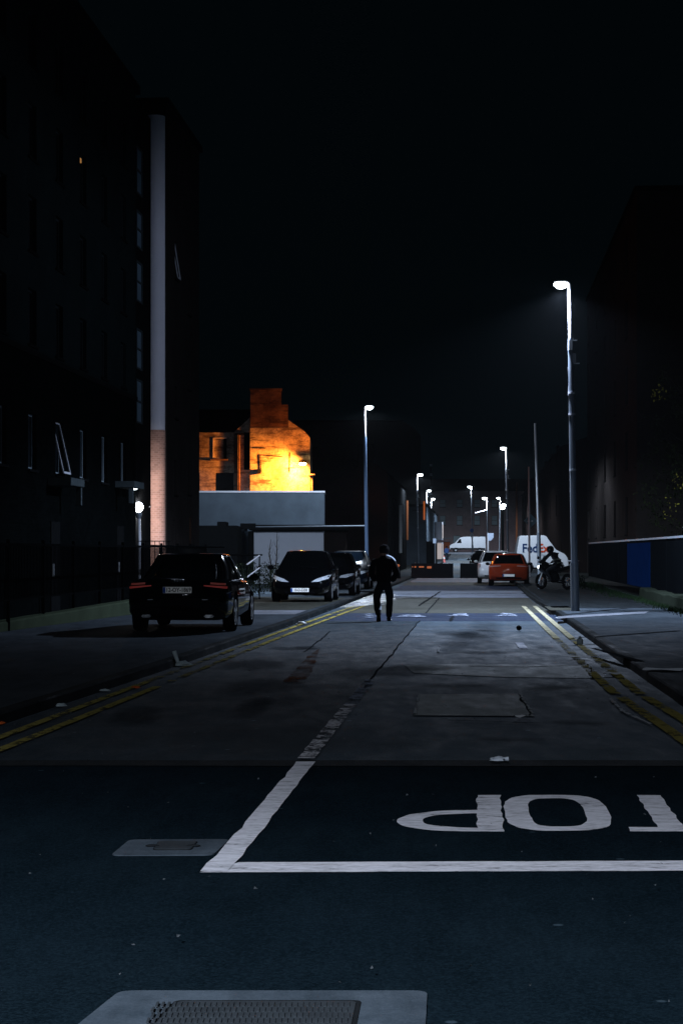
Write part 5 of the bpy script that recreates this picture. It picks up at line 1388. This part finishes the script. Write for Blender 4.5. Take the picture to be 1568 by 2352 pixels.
    if plate:
        yp = -0.035 if not front_plate else L+0.03
        rz_ = 0 if not front_plate else math.pi
        b = MB(); b.bevbox(-0.26, -0.012, plate_z-0.056, 0.26, 0.03, plate_z+0.056, 0.004)
        po = b.build('number_plate', M['plate'], t); po.location = (0, yp, 0); po.rotation_euler = (0, 0, rz_)
        b = MB(); b.box(-0.258, -0.0145, plate_z-0.052, -0.212, -0.0122, plate_z+0.052); b.build('country_band', M['plate_blue'], po)
        if plate.strip(): text_mesh(plate, 0.105, M['plate_ink'], po, (0.022, -0.014, plate_z), (math.radians(90), 0, 0), 'plate_characters', 0.0015, sx=0.86, bold=0.002)
        b = MB(); b.box(-0.30, 0.0, plate_z-0.075, 0.30, 0.06, plate_z+0.075); b.build('plate_recess', M['plastic'], po)
    # bumper detail and grille
    b = MB()
    if front_plate or heads:
        b.bevbox(-0.42*hw*1.2, L-0.06, 0.24*s_, 0.42*hw*1.2, L+0.004, 0.32*s_, 0.01); b.bevbox(-0.55*hw, L-0.08, 0.47*s_, 0.55*hw, L+0.002, 0.50*s_, 0.01)
    else:
        b.bevbox(-0.62*hw, -0.006, 0.33*s_, 0.62*hw, 0.08, 0.40*s_, 0.01)
    b.build('bumper_trim', M['plastic'], t)
    if chrome:
        b = MB(); side = [levels[0][j % n] for j in range(-9, 8)]
        for mir in (1, -1):
            b.tube([(mir*(p[0]+0.012), p[1], p[2]+0.012) for p in side], 0.009, 6)
            b.tube([(mir*(levels[k][36][0]+0.010), levels[k][36][1]+0.02, levels[k][36][2]) for k in range(7)], 0.010, 6)
            b.tube([(mir*(p[0]+0.010), p[1], p[2]-0.02) for p in [levels[6][j % n] for j in range(-8, 7)]], 0.007, 6)
        b.build('window_trim', M['chrome'], t, True)
        for sx in (-1, 1):
            b = MB(); b.bevbox(sx*0.60*hw-0.09, -0.02, 0.28, sx*0.60*hw+0.09, 0.06, 0.335, 0.02); b.build('exhaust_tip', M['chrome'], t)
            b = MB(); b.bevbox(sx*0.52*hw-0.05, -0.012, 0.60, sx*0.52*hw+0.05, 0.03, 0.612, 0.003); b.build('bumper_reflector', M['chrome'], t)
        b = MB()
        for k in range(4):
            cxx = (k-1.5)*0.052
            pts = [(cxx+0.033*math.cos(a*math.pi/10), -0.030, plate_z+0.165+0.033*math.sin(a*math.pi/10)) for a in range(21)]
            b.tube(pts, 0.004, 5, False)
        b.build('ring_badge', M['chrome'], t, True)
    if roof_rails:
        b = MB()
        for sx in (-1, 1): b.tube([(sx*0.60*hw, (r1+0.03)*L, H-0.02), (sx*0.61*hw, (r1+0.08)*L, H+0.04), (sx*0.61*hw, (f1-0.06)*L, H+0.04), (sx*0.60*hw, (f1-0.02)*L, H-0.02)], 0.015, 8)
        b.build('roof_rail', M['chrome'], t, True)
    b = MB()
    if heads: b.tube([(-0.5*hw, L*f0+0.02, 0.96*s_), (0.02, L*f0-0.04, 0.99*s_), (0.1, L*f0-0.12, 1.02*s_)], 0.008, 5)
    else: b.tube([(0, r0*L+0.05, 0.96*s_), (0.02, r0*L+0.10, 1.03*s_)], 0.008, 5)
    b.build('wiper', M['plastic'], t, True)
    return t
GS = (0.10, 0.30, 0.62, 0.78)
GHT = (0.02, 0.13, 0.56, 0.76)
DIR = TH
def car_at(u, Y): return RX(u, Y)
make_car('saloon_car', 'shiny black saloon seen from behind, plate 12-OY-1869, on the left footpath', X(408, 35.9), 35.9, TH+0.012, 5.0, 1.90, 1.44, SALOON, GS, 'black_paint', plate='12-OY-1869', plate_z=0.78, zb=PAV,
         tails=[([(0.50,0.865),(0.93,0.84),(0.93,0.800),(0.50,0.845)], 'tail'), ([(0.62,0.915),(0.90,0.895),(0.90,0.86),(0.62,0.88)], 'tail_dull')], chrome=True, wheel_r=0.35, wheels_y=(1.05, 4.05))
make_car('hatchback_car', 'black hatchback facing the camera on the left footpath, plate 10-D-5330', X(689, 57.4)+SL*4.0, 61.4, math.pi+TH, 4.05, 1.76, 1.50, HATCH, (0.03, 0.15, 0.52, 0.80), 'black_paint', plate='10-D-5330', front_plate=True, plate_z=0.36, zb=PAV,
         heads=[(0.36,0.585),(0.60,0.60),(0.90,0.68),(0.96,0.80),(0.80,0.755),(0.52,0.67)], wheel_r=0.31)
make_car('estate_car', 'black car parked close behind the black hatchback with dark windows', RX(-4.95, 70.2), 70.2, math.pi+TH, 4.4, 1.78, 1.44, HATCH, GHT, 'black_paint', zb=PAV, heads=[(0.45,0.60),(0.70,0.60),(0.92,0.67),(0.96,0.74),(0.75,0.72),(0.50,0.67)], wheel_r=0.32)
make_car('compact_car', 'dark blue-tinted car at the back of the left row, nearest the bluish-lit lamp pole', RX(-5.05, 81), 81, math.pi+TH, 4.3, 1.76, 1.50, HATCH, GHT, 'blue_paint', 'car_glass_sky', zb=PAV, heads=[(0.45,0.60),(0.70,0.60),(0.92,0.67),(0.96,0.74),(0.75,0.72),(0.50,0.67)], wheel_r=0.32)
make_car('hatchback_car', 'orange-red hatchback with its rear to the camera, parked at the right kerb', X(1167.5, 89.5), 89.5, TH-0.02, 4.1, 1.84, 1.47, HATCH, (0.02, 0.10, 0.56, 0.78), 'red_paint', plate=' ', plate_z=0.48, zb=0.03,
         tails=[([(0.40,0.93),(0.94,0.90),(0.94,0.855),(0.40,0.885)], 'tail_dull')], wheel_r=0.32)
make_car('people_carrier', 'silver people carrier with roof rails, half hidden behind the orange-red hatchback', X(1139, 97), 97, TH, 4.6, 1.84, 1.62, HATCH, (0.02, 0.09, 0.58, 0.80), 'silver_paint', zb=0.0,
         tails=[([(0.80,0.98),(0.97,0.96),(0.97,0.78),(0.84,0.82)], 'tail_dull')], wheel_r=0.33, roof_rails=True)
make_car('parked_car', 'dark car facing the camera just beyond the silver people carrier', X(1104, 150)+SL*4, 154, math.pi+TH, 4.3, 1.78, 1.46, HATCH, GHT, 'black_paint', zb=0.0, heads=[(0.45,0.60),(0.92,0.67),(0.96,0.74),(0.50,0.67)], wheel_r=0.32)
make_car('parked_car', 'farther dark car with a bright roof edge beside the rear of the white panel van', X(1106, 182)+SL*4, 186, math.pi+TH, 4.5, 1.82, 1.62, HATCH, GHT, 'blue_paint', zb=gz(184), heads=[(0.45,0.60),(0.92,0.67),(0.96,0.74),(0.50,0.67)], wheel_r=0.33)

def make_van(name, label, x, Y, zb, pr, W, wheels, R_, paint, flip, group=None, side_win=None, rz=0.0):
    """pr: side outline (s, z), s grows towards the front; flip=-1 faces left"""
    t = thing(name, label, 'van', (x, Y, zb), rz, group)
    b = MB(); bm = bmesh.new()
    A = [bm.verts.new((flip*s, 0, z)) for s, z in pr]; B_ = [bm.verts.new((flip*s, W, z)) for s, z in pr]
    bm.faces.new(A if flip < 0 else A[::-1]); bm.faces.new(B_[::-1] if flip < 0 else B_)
    n = len(pr)
    for i in range(n): bm.faces.new((A[i], A[(i+1)%n], B_[(i+1)%n], B_[i]))
    for v in bm.verts:                                   # the sides lean in towards the roof
        k = max(0, (v.co.z-1.2)/1.5); v.co.y += (0.10*k if v.co.y < W/2 else -0.10*k)
    bmesh.ops.recalc_face_normals(bm, faces=bm.faces)
    bmesh.ops.bevel(bm, geom=list(bm.edges), offset=0.05, segments=3, affect='EDGES', clamp_overlap=True)
    b.bm.free(); b.bm = bm; body = b.build('body', M[paint], t, True, 50)
    cb = MB()
    for ws in wheels:
        for yy in (0.0, W): cb.cyl((flip*ws, yy, R_), (0,1,0), R_+0.07, 0.5, 28)
    cut = cb.build('cutter', M['tyre']); cut.parent = t
    md = body.modifiers.new('arch', 'BOOLEAN'); md.operation = 'DIFFERENCE'; md.solver = 'EXACT'; md.object = cut
    bpy.context.view_layer.update()
    me = bpy.data.meshes.new_from_object(body.evaluated_get(bpy.context.evaluated_depsgraph_get())); me.name = 'body'
    body.modifiers.clear(); body.data = me; me.materials.clear(); me.materials.append(M[paint]); bpy.data.objects.remove(cut)
    for ws in wheels:
        for yy in (0.12, W-0.12):
            w_ = bpy.data.objects.new('wheel', None); COL.objects.link(w_); w_.parent = t; w_.location = (flip*ws, yy, R_)
            b = MB(); b.cyl((0,0,0), (0,1,0), R_, 0.22, 28); b.build('tyre', M['tyre'], w_, True)
            b = MB(); b.cyl((0, -0.115 if yy < 1 else 0.115, 0), (0,1,0), R_*0.55, 0.02, 20); b.build('rim', M['alloy'], w_)
    if side_win:
        for w in side_win:
            b = MB(); k = lambda z: 0.10*max(0, (z-1.2)/1.5)
            b.loft([[(flip*s, k(z)-0.006, z) for s, z in w], [(flip*s, k(z)+0.02, z) for s, z in w]]); b.build('side_window', M['car_glass'], t)
    return t
# the white panel van parked across the junction
vx = X(1115, 309)
v = make_van('panel_van', 'white high-roof panel van standing side-on across the far junction', vx, 309, gz(309), [(0,0.5),(0.05,2.3),(0.15,2.42),(3.4,2.42),(4.0,2.25),(4.75,1.45),(5.45,1.15),(5.62,0.9),(5.62,0.42),(0,0.42)], 2.0, (0.95, 4.65), 0.34, 'white_paint', -1, side_win=[[(3.75,1.45),(4.55,1.42),(4.1,2.05),(3.85,2.05)]])
b = MB(); b.box(-5.5, -0.012, 0.44, -0.1, 0.003, 0.66); b.build('sill_trim', M['plastic'], v)
b = MB(); b.bevbox(-5.60, 0.02, 0.86, -5.35, 0.10, 1.04, 0.02); b.build('headlight', M['headlamp'], v)
# the lettered van
fx = X(1186.5, 135)
sF = 135/F
v = make_van('lettered_van', 'white delivery van lettered FedEx behind the poles on the right', fx, 135, PAV+gz(135)-0.02, [(0.0,0.28),(0.0,1.5),(0.17,2.45),(0.20,2.55),(1.88,2.58),(2.0,2.50),(2.62,1.62),(3.25,1.30),(3.45,1.0),(3.5,0.4),(3.4,0.28)], 1.95, (0.75, 2.85), 0.33, 'white_paint', 1, side_win=None)
kk = lambda z: 0.10*max(0, (z-1.2)/1.5)
zt_ = 1.80-PAV
tx0 = (1198-1186.5)*sF
lo = text_mesh('Fed', 0.80, M['text_blue'], v, (tx0, kk(zt_)-0.012, zt_-0.0), (math.radians(86), 0, 0), 'fedex_lettering', 0.004, 'LEFT', 0.93, 0.022)
lo.name = 'van_lettering'
lo2 = text_mesh('Ex', 0.80, M['text_orange'], v, (tx0+1.07, kk(zt_)-0.012, zt_-0.0), (math.radians(86), 0, 0), 'van_lettering', 0.004, 'LEFT', 0.93, 0.022)
lo3 = text_mesh('Express', 0.16, M['pole_dark'], v, (tx0+1.30, kk(1.3)-0.012, 1.36-PAV), (math.radians(88), 0, 0), 'van_lettering', 0.003, 'LEFT', 0.95, 0.0)
b = MB(); b.loft([[(1.99, 0.12, 2.53), (1.99, 1.80, 2.53), (2.63, 1.86, 1.64), (2.63, 0.08, 1.64)], [(2.02, 0.12, 2.56), (2.02, 1.80, 2.56), (2.66, 1.86, 1.67), (2.66, 0.08, 1.67)]]); b.build('windscreen', M['car_glass'], v)
b = MB(); b.box(0.05, -0.012, 0.29, 3.4, 0.003, 0.40); b.build('sill_trim', M['plastic'], v)

# ------------------------------------------------------------------ two-wheelers
def make_bike(label, x, Y, zb, rz, lit, seatm='plastic', group='motorbikes parked on the right', s=1.0, paint='black_paint'):
    """length along local +x = forward"""
    t = thing('motorbike', label, 'motorbike', (x, Y, zb), rz, group); t.scale = (s, s, s)
    for wx, nm in ((-0.70, 'rear'), (0.75, 'front')):
        w_ = bpy.data.objects.new('wheel', None); COL.objects.link(w_); w_.parent = t; w_.location = (wx, 0, 0.31)
        b = MB(); pts = [(0.25*math.cos(a*math.pi/12), 0, 0.25*math.sin(a*math.pi/12)) for a in range(25)]; b.tube(pts, 0.065, 8, False); b.build('tyre', M['tyre'], w_, True)
        b = MB()
        for k in range(6): b.tube([(0,0,0),(0.21*math.cos(k*math.pi/3),0,0.21*math.sin(k*math.pi/3))], 0.012, 5)
        b.cyl((0,0,0),(0,1,0),0.05,0.12,12); b.build('rim', M['alloy'], w_, True)
    b = MB()
    for sy in (-0.09, 0.09): b.tube([(0.75,sy,0.31),(0.58,sy,0.72),(0.50,sy,0.98)], 0.025, 8)
    b.build('fork', M['galv'], t, True)
    b = MB(); b.ball((0.05,0,0.46), 0.26, (1.1,0.65,0.8)); b.tube([(-0.7,0.12,0.31),(-0.1,0.13,0.42)], 0.03, 6); b.tube([(0.2,-0.13,0.3),(-0.3,-0.15,0.26),(-0.95,-0.16,0.40)], [0.03,0.035,0.055], 8); b.build('engine', M['black_metal'], t, True)
    b = MB(); b.ball((0.18,0,0.84), 0.22, (1.3,0.75,0.65), 16, 10); b.build('fuel_tank', M[paint], t, True)
    b = MB(); rings = []
    for sx_, w, z0, z1 in ((0.85,0.06,0.78,0.86),(0.72,0.17,0.66,1.00),(0.50,0.22,0.55,1.08),(0.20,0.20,0.42,0.80),(0.05,0.14,0.42,0.66)):
        rings.append([(sx_, w*math.cos(a), (z0+z1)/2+(z1-z0)/2*math.sin(a)) for a in [2*math.pi*k/12 for k in range(12)]])
    b.loft(rings); b.build('fairing', M[paint], t, True)
    b = MB(); b.loft([[(0.72,-0.14,1.0),(0.72,0.14,1.0),(0.70,0.14,1.0),(0.70,-0.14,1.0)],[(0.50,-0.10,1.30),(0.50,0.10,1.30),(0.48,0.10,1.30),(0.48,-0.10,1.30)]]); b.build('windscreen', M['car_glass_sky'], t)
    b = MB(); rings = []
    for sx_, w, z0, z1 in ((0.02,0.10,0.70,0.84),(-0.2,0.15,0.70,0.82),(-0.5,0.14,0.74,0.88),(-0.85,0.09,0.82,0.95),(-0.98,0.05,0.86,0.93)):
        rings.append([(sx_, w*math.cos(a), (z0+z1)/2+(z1-z0)/2*math.sin(a)) for a in [2*math.pi*k/12 for k in range(12)]])
    b.loft(rings); b.build('seat', M[seatm], t, True)
    b = MB(); b.tube([(0.46,-0.38,1.04),(0.52,-0.12,1.0),(0.52,0.12,1.0),(0.46,0.38,1.04)], 0.018, 8); b.build('handlebar', M['black_metal'], t, True)
    for sy in (-1, 1):
        b = MB(); b.ball((0.50,sy*0.40,1.22),0.065,(0.5,1.2,0.9)); b.tube([(0.5,sy*0.3,1.05),(0.5,sy*0.39,1.19)],0.01,5); b.build('mirror', M['chrome'], t, True)
    b = MB(); b.ball((0.84,0,0.86),0.09,(0.5,1.2,0.8)); b.build('headlight', M['lens_far'] if lit else M['headlamp'], t, True)
    b = MB(); b.bevbox(-1.06,-0.07,0.74,-0.98,0.07,0.86,0.015); b.build('tail_light', M['tail_on'] if lit else M['tail_dull'], t)
    b = MB(); b.bevbox(-1.08,-0.06,0.54,-1.03,0.06,0.70,0.01); b.build('number_plate', M['amber_on'] if lit else M['plate'], t)
    b = MB(); b.tube([(-0.7,0,0.88),(-1.12,0,1.10)], 0.02, 6); b.bevbox(-1.20,-0.14,1.09,-0.85,0.14,1.13,0.012); b.build('luggage_rack', M['pole_pale'], t)
    b = MB(); b.tube([(-0.98,0,0.86),(-1.0,0,0.6),(-0.95,0,0.42)], [0.06,0.07,0.05], 8); b.build('rear_mudguard', M['plastic'], t, True)
    return t
bx, by = X(1273, 77), 77.0
brz = math.radians(180-52)
make_bike('black motorbike with its red tail light lit, ridden by the hunched rider on the right', bx, by, PAV, brz, True)
make_bike('white-seated moped among parked bikes between the silver car and the lettered van', X(1155, 158), 158, gz(158)+0.05, math.radians(160), False, 'white_paint', s=1.25, paint='white_paint')
make_bike('black moped parked right behind the white-seated moped', X(1168, 163), 163, gz(163)+0.05, math.radians(150), False, 'white_paint', s=1.25)

# ================================================================== PEOPLE
def skin_body(name, joints, edges, m, parent, root=0, sub=2, smooth_iter=0):
    """joints: name -> (x, y, z, rx, ry)"""
    keys = list(joints); idx = {k: i for i, k in enumerate(keys)}
    me = bpy.data.meshes.new(name)
    me.from_pydata([joints[k][:3] for k in keys], [(idx[a], idx[b]) for a, b in edges], [])
    o = bpy.data.objects.new(name, me); COL.objects.link(o)
    md = o.modifiers.new('Skin', 'SKIN'); md.use_smooth_shade = True; md.branch_smoothing = 0.6
    sv = me.skin_vertices[0].data
    for k in keys:
        r = joints[k][3:]; sv[idx[k]].radius = (r[0], r[1] if len(r) > 1 else r[0]); sv[idx[k]].use_root = False
    sv[root].use_root = True
    s2 = o.modifiers.new('Sub', 'SUBSURF'); s2.levels = sub; s2.render_levels = sub
    bpy.context.view_layer.update()
    nm = bpy.data.meshes.new_from_object(o.evaluated_get(bpy.context.evaluated_depsgraph_get())); nm.name = name
    bpy.data.objects.remove(o); bpy.data.meshes.remove(me)
    for v in nm.vertices:                                  # cloth folds
        n_ = mnoise.noise(Vector(v.co)*9.0)*0.010 + mnoise.noise(Vector((v.co.x*20, v.co.y*20, v.co.z*7)))*0.006
        v.co += v.normal*n_*(1.0 if name != 'body' else 0.0)
    nm.materials.clear(); nm.materials.append(m)
    for p in nm.polygons: p.use_smooth = True
    n = bpy.data.objects.new(name, nm); COL.objects.link(n); n.parent = parent
    return n
Yp = 45.0
wp = thing('person', 'person in black jacket and tracksuit walking away up the street, hands in pockets', 'person', (X(881, Yp), Yp, 0.014), 0); wp.scale = (1.05, 1.0, 0.97)
J = {'pelvis': (0,0,0.93,0.12,0.10), 'waist': (0,0.01,1.08,0.12,0.09), 'chest': (0,0.02,1.28,0.155,0.10), 'upper': (0,0.02,1.41,0.13,0.09), 'neck': (0,0.03,1.50,0.055,0.055), 'head0': (0,0.05,1.57,0.07,0.08), 'head1': (0,0.05,1.66,0.078,0.09), 'head2': (0,0.05,1.72,0.05,0.06),
     'shL': (-0.18,0.02,1.41,0.06), 'elL': (-0.27,-0.06,1.14,0.042), 'wrL': (-0.21,0.07,0.96,0.032), 'haL': (-0.17,0.09,0.955,0.030),
     'shR': (0.18,0.02,1.41,0.06), 'elR': (0.27,-0.06,1.14,0.042), 'wrR': (0.21,0.07,0.96,0.032), 'haR': (0.17,0.09,0.955,0.030),
     'hipL': (-0.10,0,0.86,0.088), 'knL': (-0.13,-0.06,0.50,0.055), 'anL': (-0.115,-0.33,0.17,0.030), 'ftL': (-0.118,-0.30,0.10,0.018),
     'hipR': (0.10,0,0.86,0.088), 'knR': (0.115,0.20,0.50,0.055), 'anR': (0.115,0.26,0.12,0.030), 'ftR': (0.118,0.31,0.05,0.018)}
E = [('pelvis','waist'),('waist','chest'),('chest','upper'),('upper','neck'),('neck','head0'),('head0','head1'),('head1','head2')]
for s in 'LR': E += [('upper','sh'+s),('sh'+s,'el'+s),('el'+s,'wr'+s),('wr'+s,'ha'+s),('pelvis','hip'+s),('hip'+s,'kn'+s),('kn'+s,'an'+s),('an'+s,'ft'+s)]
skin_body('body', J, E, M['skin'], wp)
JJ = {'hem': (0,0,0.86,0.192,0.15), 'waist': (0,0,1.05,0.20,0.155), 'chest': (0,0.02,1.28,0.215,0.15), 'upper': (0,0.02,1.42,0.16,0.12), 'collar': (0,0.03,1.50,0.085,0.085), 'col2': (0,0.035,1.54,0.075,0.078),
      'shL': (-0.20,0.01,1.41,0.085), 'elL': (-0.275,-0.07,1.14,0.078), 'wrL': (-0.215,0.05,0.99,0.068), 'haL': (-0.17,0.10,0.94,0.06),
      'shR': (0.20,0.01,1.41,0.085), 'elR': (0.275,-0.07,1.14,0.078), 'wrR': (0.215,0.05,0.99,0.068), 'haR': (0.17,0.10,0.94,0.06)}
EE = [('hem','waist'),('waist','chest'),('chest','upper'),('upper','collar'),('collar','col2')]
for s in 'LR': EE += [('upper','sh'+s),('sh'+s,'el'+s),('el'+s,'wr'+s),('wr'+s,'ha'+s)]
jk = skin_body('jacket', JJ, EE, M['cloth_black'], wp)
b = MB(); b.loft([[(0.05,-0.085,1.545),(0.10,-0.10,1.50),(0.10,-0.02,1.51),(0.05,-0.01,1.56)],[(0.15,-0.10,1.50),(0.20,-0.10,1.44),(0.20,-0.01,1.485),(0.15,0.0,1.53)],[(0.22,-0.09,1.44),(0.25,-0.07,1.40),(0.26,0.0,1.42),(0.22,0.01,1.475)]])
b.build('shoulder_stripe', M['cloth_grey'], jk, True)
JT = {'top': (0,0,1.04,0.14,0.11), 'p': (0,0,0.90,0.18,0.14), 'hL': (-0.11,0,0.80,0.115), 'mL': (-0.145,-0.02,0.64,0.102), 'kL': (-0.155,-0.05,0.49,0.086), 'cL': (-0.14,-0.20,0.33,0.080), 'aL': (-0.125,-0.30,0.19,0.068), 'bL': (-0.118,-0.33,0.13,0.056),
      'hR': (0.105,0.02,0.80,0.115), 'mR': (0.13,0.12,0.64,0.098), 'kR': (0.13,0.20,0.49,0.080), 'cR': (0.125,0.235,0.29,0.076), 'aR': (0.12,0.26,0.13,0.070), 'bR': (0.118,0.265,0.07,0.060)}
ET = [('top','p'),('p','hL'),('hL','mL'),('mL','kL'),('kL','cL'),('cL','aL'),('aL','bL'),('aR','bR'),('p','hR'),('hR','mR'),('mR','kR'),('kR','cR'),('cR','aR')]
tr = skin_body('trousers', JT, ET, M['cloth_dark'], wp)
b = MB(); b.loft([[(-0.075,-0.20,0.42),(-0.058,-0.15,0.43),(-0.055,-0.12,0.41)],[(-0.085,-0.29,0.36),(-0.055,-0.27,0.35),(-0.05,-0.18,0.34)],[(-0.12,-0.335,0.29),(-0.078,-0.345,0.28),(-0.056,-0.25,0.28)]], cap=True); b.build('leg_panel', M['cloth_grey'], tr, True)
for s, ax, ay, az, p_ in ((-1,-0.115,-0.33,0.10,0.85),(1,0.115,0.25,0.0,0.0)):
    b = MB(); rings = []
    for q, w, h in ((-0.09,0.030,0.05),(-0.05,0.042,0.075),(0.03,0.044,0.07),(0.12,0.050,0.045),(0.18,0.045,0.035),(0.21,0.02,0.015)):
        ring = []
        for k in range(12):
            a = 2*math.pi*k/12; ring.append(Vector((w*math.cos(a), q, 0.045+max(-0.045, h*math.sin(a)))))
        rings.append(ring)
    R_ = Matrix.Rotation(-p_*0.75, 4, 'X')
    rings = [[tuple(R_ @ v + Vector((ax, ay + (0.0 if s > 0 else 0.05), az-0.02 if s < 0 else 0.0))) for v in r] for r in rings]
    b.loft(rings); sh = b.build('shoe', M['plastic'], wp, True, 60)
    if s > 0:
        b = MB(); b.bevbox(ax+0.02, ay+0.02, 0.0, ax+0.065, ay+0.2, 0.035, 0.01); b.build('white_sole', M['paper'], sh)
b = MB(); b.ball((0.01,0.03,1.675), 0.122, (0.88,1.0,1.0), 22, 16)
for v in b.bm.verts:
    v.co += v.co.normalized()*0.0
    n_ = mnoise.noise(v.co*16); v.co = Vector((0.005,0.04,1.675)) + (v.co-Vector((0.005,0.04,1.675)))*(1+0.13*n_)
    if v.co.z < 1.60: v.co.z = 1.60 + (v.co.z-1.60)*0.5
b.build('hair', M['hair'], wp, True, 70)
for s in (-1, 1):
    b = MB(); b.ball((s*0.092, 0.06, 1.635), 0.030, (0.4, 0.8, 1.2)); b.build('ear', M['skin'], wp, True)
b = MB(); b.ball((0,0.145,1.625), 0.02, (0.8,1,1.2)); b.build('nose', M['skin'], wp, True)

# distant walker
dp = thing('person', 'small distant person in a blue jacket and dark trousers walking beyond the barriers', 'person', (X(1025, 238), 238, gz(238)+0.01), 0)
sc = 1.0
skin_body('body', J, E, M['skin'], dp, sub=1)
jb = {k: (v[0]*0.9, v[1], v[2]*1.0, *(r*0.92 for r in v[3:])) for k, v in JJ.items()}
skin_body('jacket', jb, EE, M['cloth_blue'], dp, sub=1)
skin_body('trousers', JT, ET, M['jeans'], dp, sub=1)
b = MB(); b.ball((0.005,0.04,1.675), 0.11, (0.85,1.0,1.0), 12, 8); b.build('hair', M['hair'], dp, True, 70)

# rider on the motorbike
rd = thing('person', 'hunched dark-clad rider in a helmet sitting on the lit motorbike', 'person', (bx, by, PAV), brz)
JR = {'pelvis': (-0.22,0,0.92,0.13,0.12), 'waist': (-0.15,0,1.05,0.12,0.10), 'chest': (0.0,0,1.26,0.15,0.11), 'upper': (0.09,0,1.36,0.13,0.09), 'neck': (0.17,0,1.42,0.055), 'head0': (0.21,0,1.47,0.07), 'head1': (0.23,0,1.54,0.075),
      'hipL': (-0.15,0.12,0.88,0.10), 'knL': (0.20,0.23,0.74,0.065), 'anL': (-0.02,0.20,0.36,0.045), 'ftL': (0.14,0.21,0.32,0.04),
      'hipR': (-0.15,-0.12,0.88,0.10), 'knR': (0.20,-0.23,0.74,0.065), 'anR': (-0.02,-0.20,0.36,0.045), 'ftR': (0.14,-0.21,0.32,0.04)}
ER = [('pelvis','waist'),('waist','chest'),('chest','upper'),('upper','neck'),('neck','head0'),('head0','head1')]
for s, sg in (('L', 1), ('R', -1)):
    JR.update({'sh'+s: (0.08,sg*0.19,1.36,0.07), 'el'+s: (0.26,sg*0.30,1.15,0.05), 'wr'+s: (0.44,sg*0.34,1.08,0.036), 'pa'+s: (0.49,sg*0.345,1.07,0.030)})
    ER += [('upper','sh'+s),('sh'+s,'el'+s),('el'+s,'wr'+s),('wr'+s,'pa'+s),('pelvis','hip'+s),('hip'+s,'kn'+s),('kn'+s,'an'+s),('an'+s,'ft'+s)]
    for q in range(5):
        yo = sg*(0.315 + 0.017*q) if q < 4 else sg*0.300
        k0, k1, k2 = 'f%s%d0' % (s, q), 'f%s%d1' % (s, q), 'f%s%d2' % (s, q)
        JR.update({k0: (0.525, yo, 1.078 if q < 4 else 1.05, 0.010), k1: (0.548, yo, 1.055 if q < 4 else 1.035, 0.010), k2: (0.530, yo, 1.030, 0.009)})
        ER += [('pa'+s, k0), (k0, k1), (k1, k2)]
skin_body('body', JR, ER, M['cloth_dark'], rd)
JK = {'a': (-0.25,0,0.93,0.16,0.15), 'b': (-0.15,0,1.07,0.16,0.14), 'c': (0.0,0,1.27,0.18,0.14), 'd': (0.09,0,1.37,0.15,0.11), 'e': (0.15,0,1.42,0.08)}
EK = [('a','b'),('b','c'),('c','d'),('d','e')]
for s, sg in (('L', 1), ('R', -1)):
    JK.update({'s'+s: (0.08,sg*0.20,1.36,0.09), 'l'+s: (0.26,sg*0.31,1.15,0.068), 'w'+s: (0.42,sg*0.34,1.085,0.052)}); EK += [('d','s'+s),('s'+s,'l'+s),('l'+s,'w'+s)]
jk2 = skin_body('jacket', JK, EK, M['cloth_black'], rd)
b = MB(); b.tube([(-0.30,0.16,1.02),(-0.34,0,1.05),(-0.30,-0.16,1.02)], 0.022, 6); b.tube([(-0.17,0.17,1.14),(-0.24,0,1.18),(-0.17,-0.17,1.14)], 0.022, 6); b.build('reflective_band', mat('grey_green_band', (0.10, 0.12, 0.09), 0.7), jk2, True)
b = MB(); b.ball((0.24,0,1.55), 0.145, (1.08,0.88,1.0), 20, 14); b.build('helmet', M['black_paint'], rd, True)
b = MB(); b.ball((0.27,0,1.55), 0.128, (1.08,0.85,0.45), 16, 8); b.build('visor', M['car_glass_sky'], rd, True)

# ================================================================== HAZE (thin volume added for lamp halos in place of lens glow)
HAZE = True
if HAZE:
    b = MB(); b.box(-45, -14, -1.0, 60, 360, 32)
    hm = bpy.data.materials.new('haze'); hm.use_nodes = True; nt = hm.node_tree; nt.nodes.clear()
    out = nt.nodes.new('ShaderNodeOutputMaterial'); pv = nt.nodes.new('ShaderNodeVolumePrincipled')
    pv.inputs['Color'].default_value = (0.85, 0.92, 1.0, 1); pv.inputs['Density'].default_value = 0.00004; pv.inputs['Anisotropy'].default_value = 0.0
    nt.links.new(pv.outputs[0], out.inputs['Volume'])
    hz = b.build('haze', hm)
    tag(hz, 'thin volume added over the street to halo the lamps', 'haze', kind='stuff')
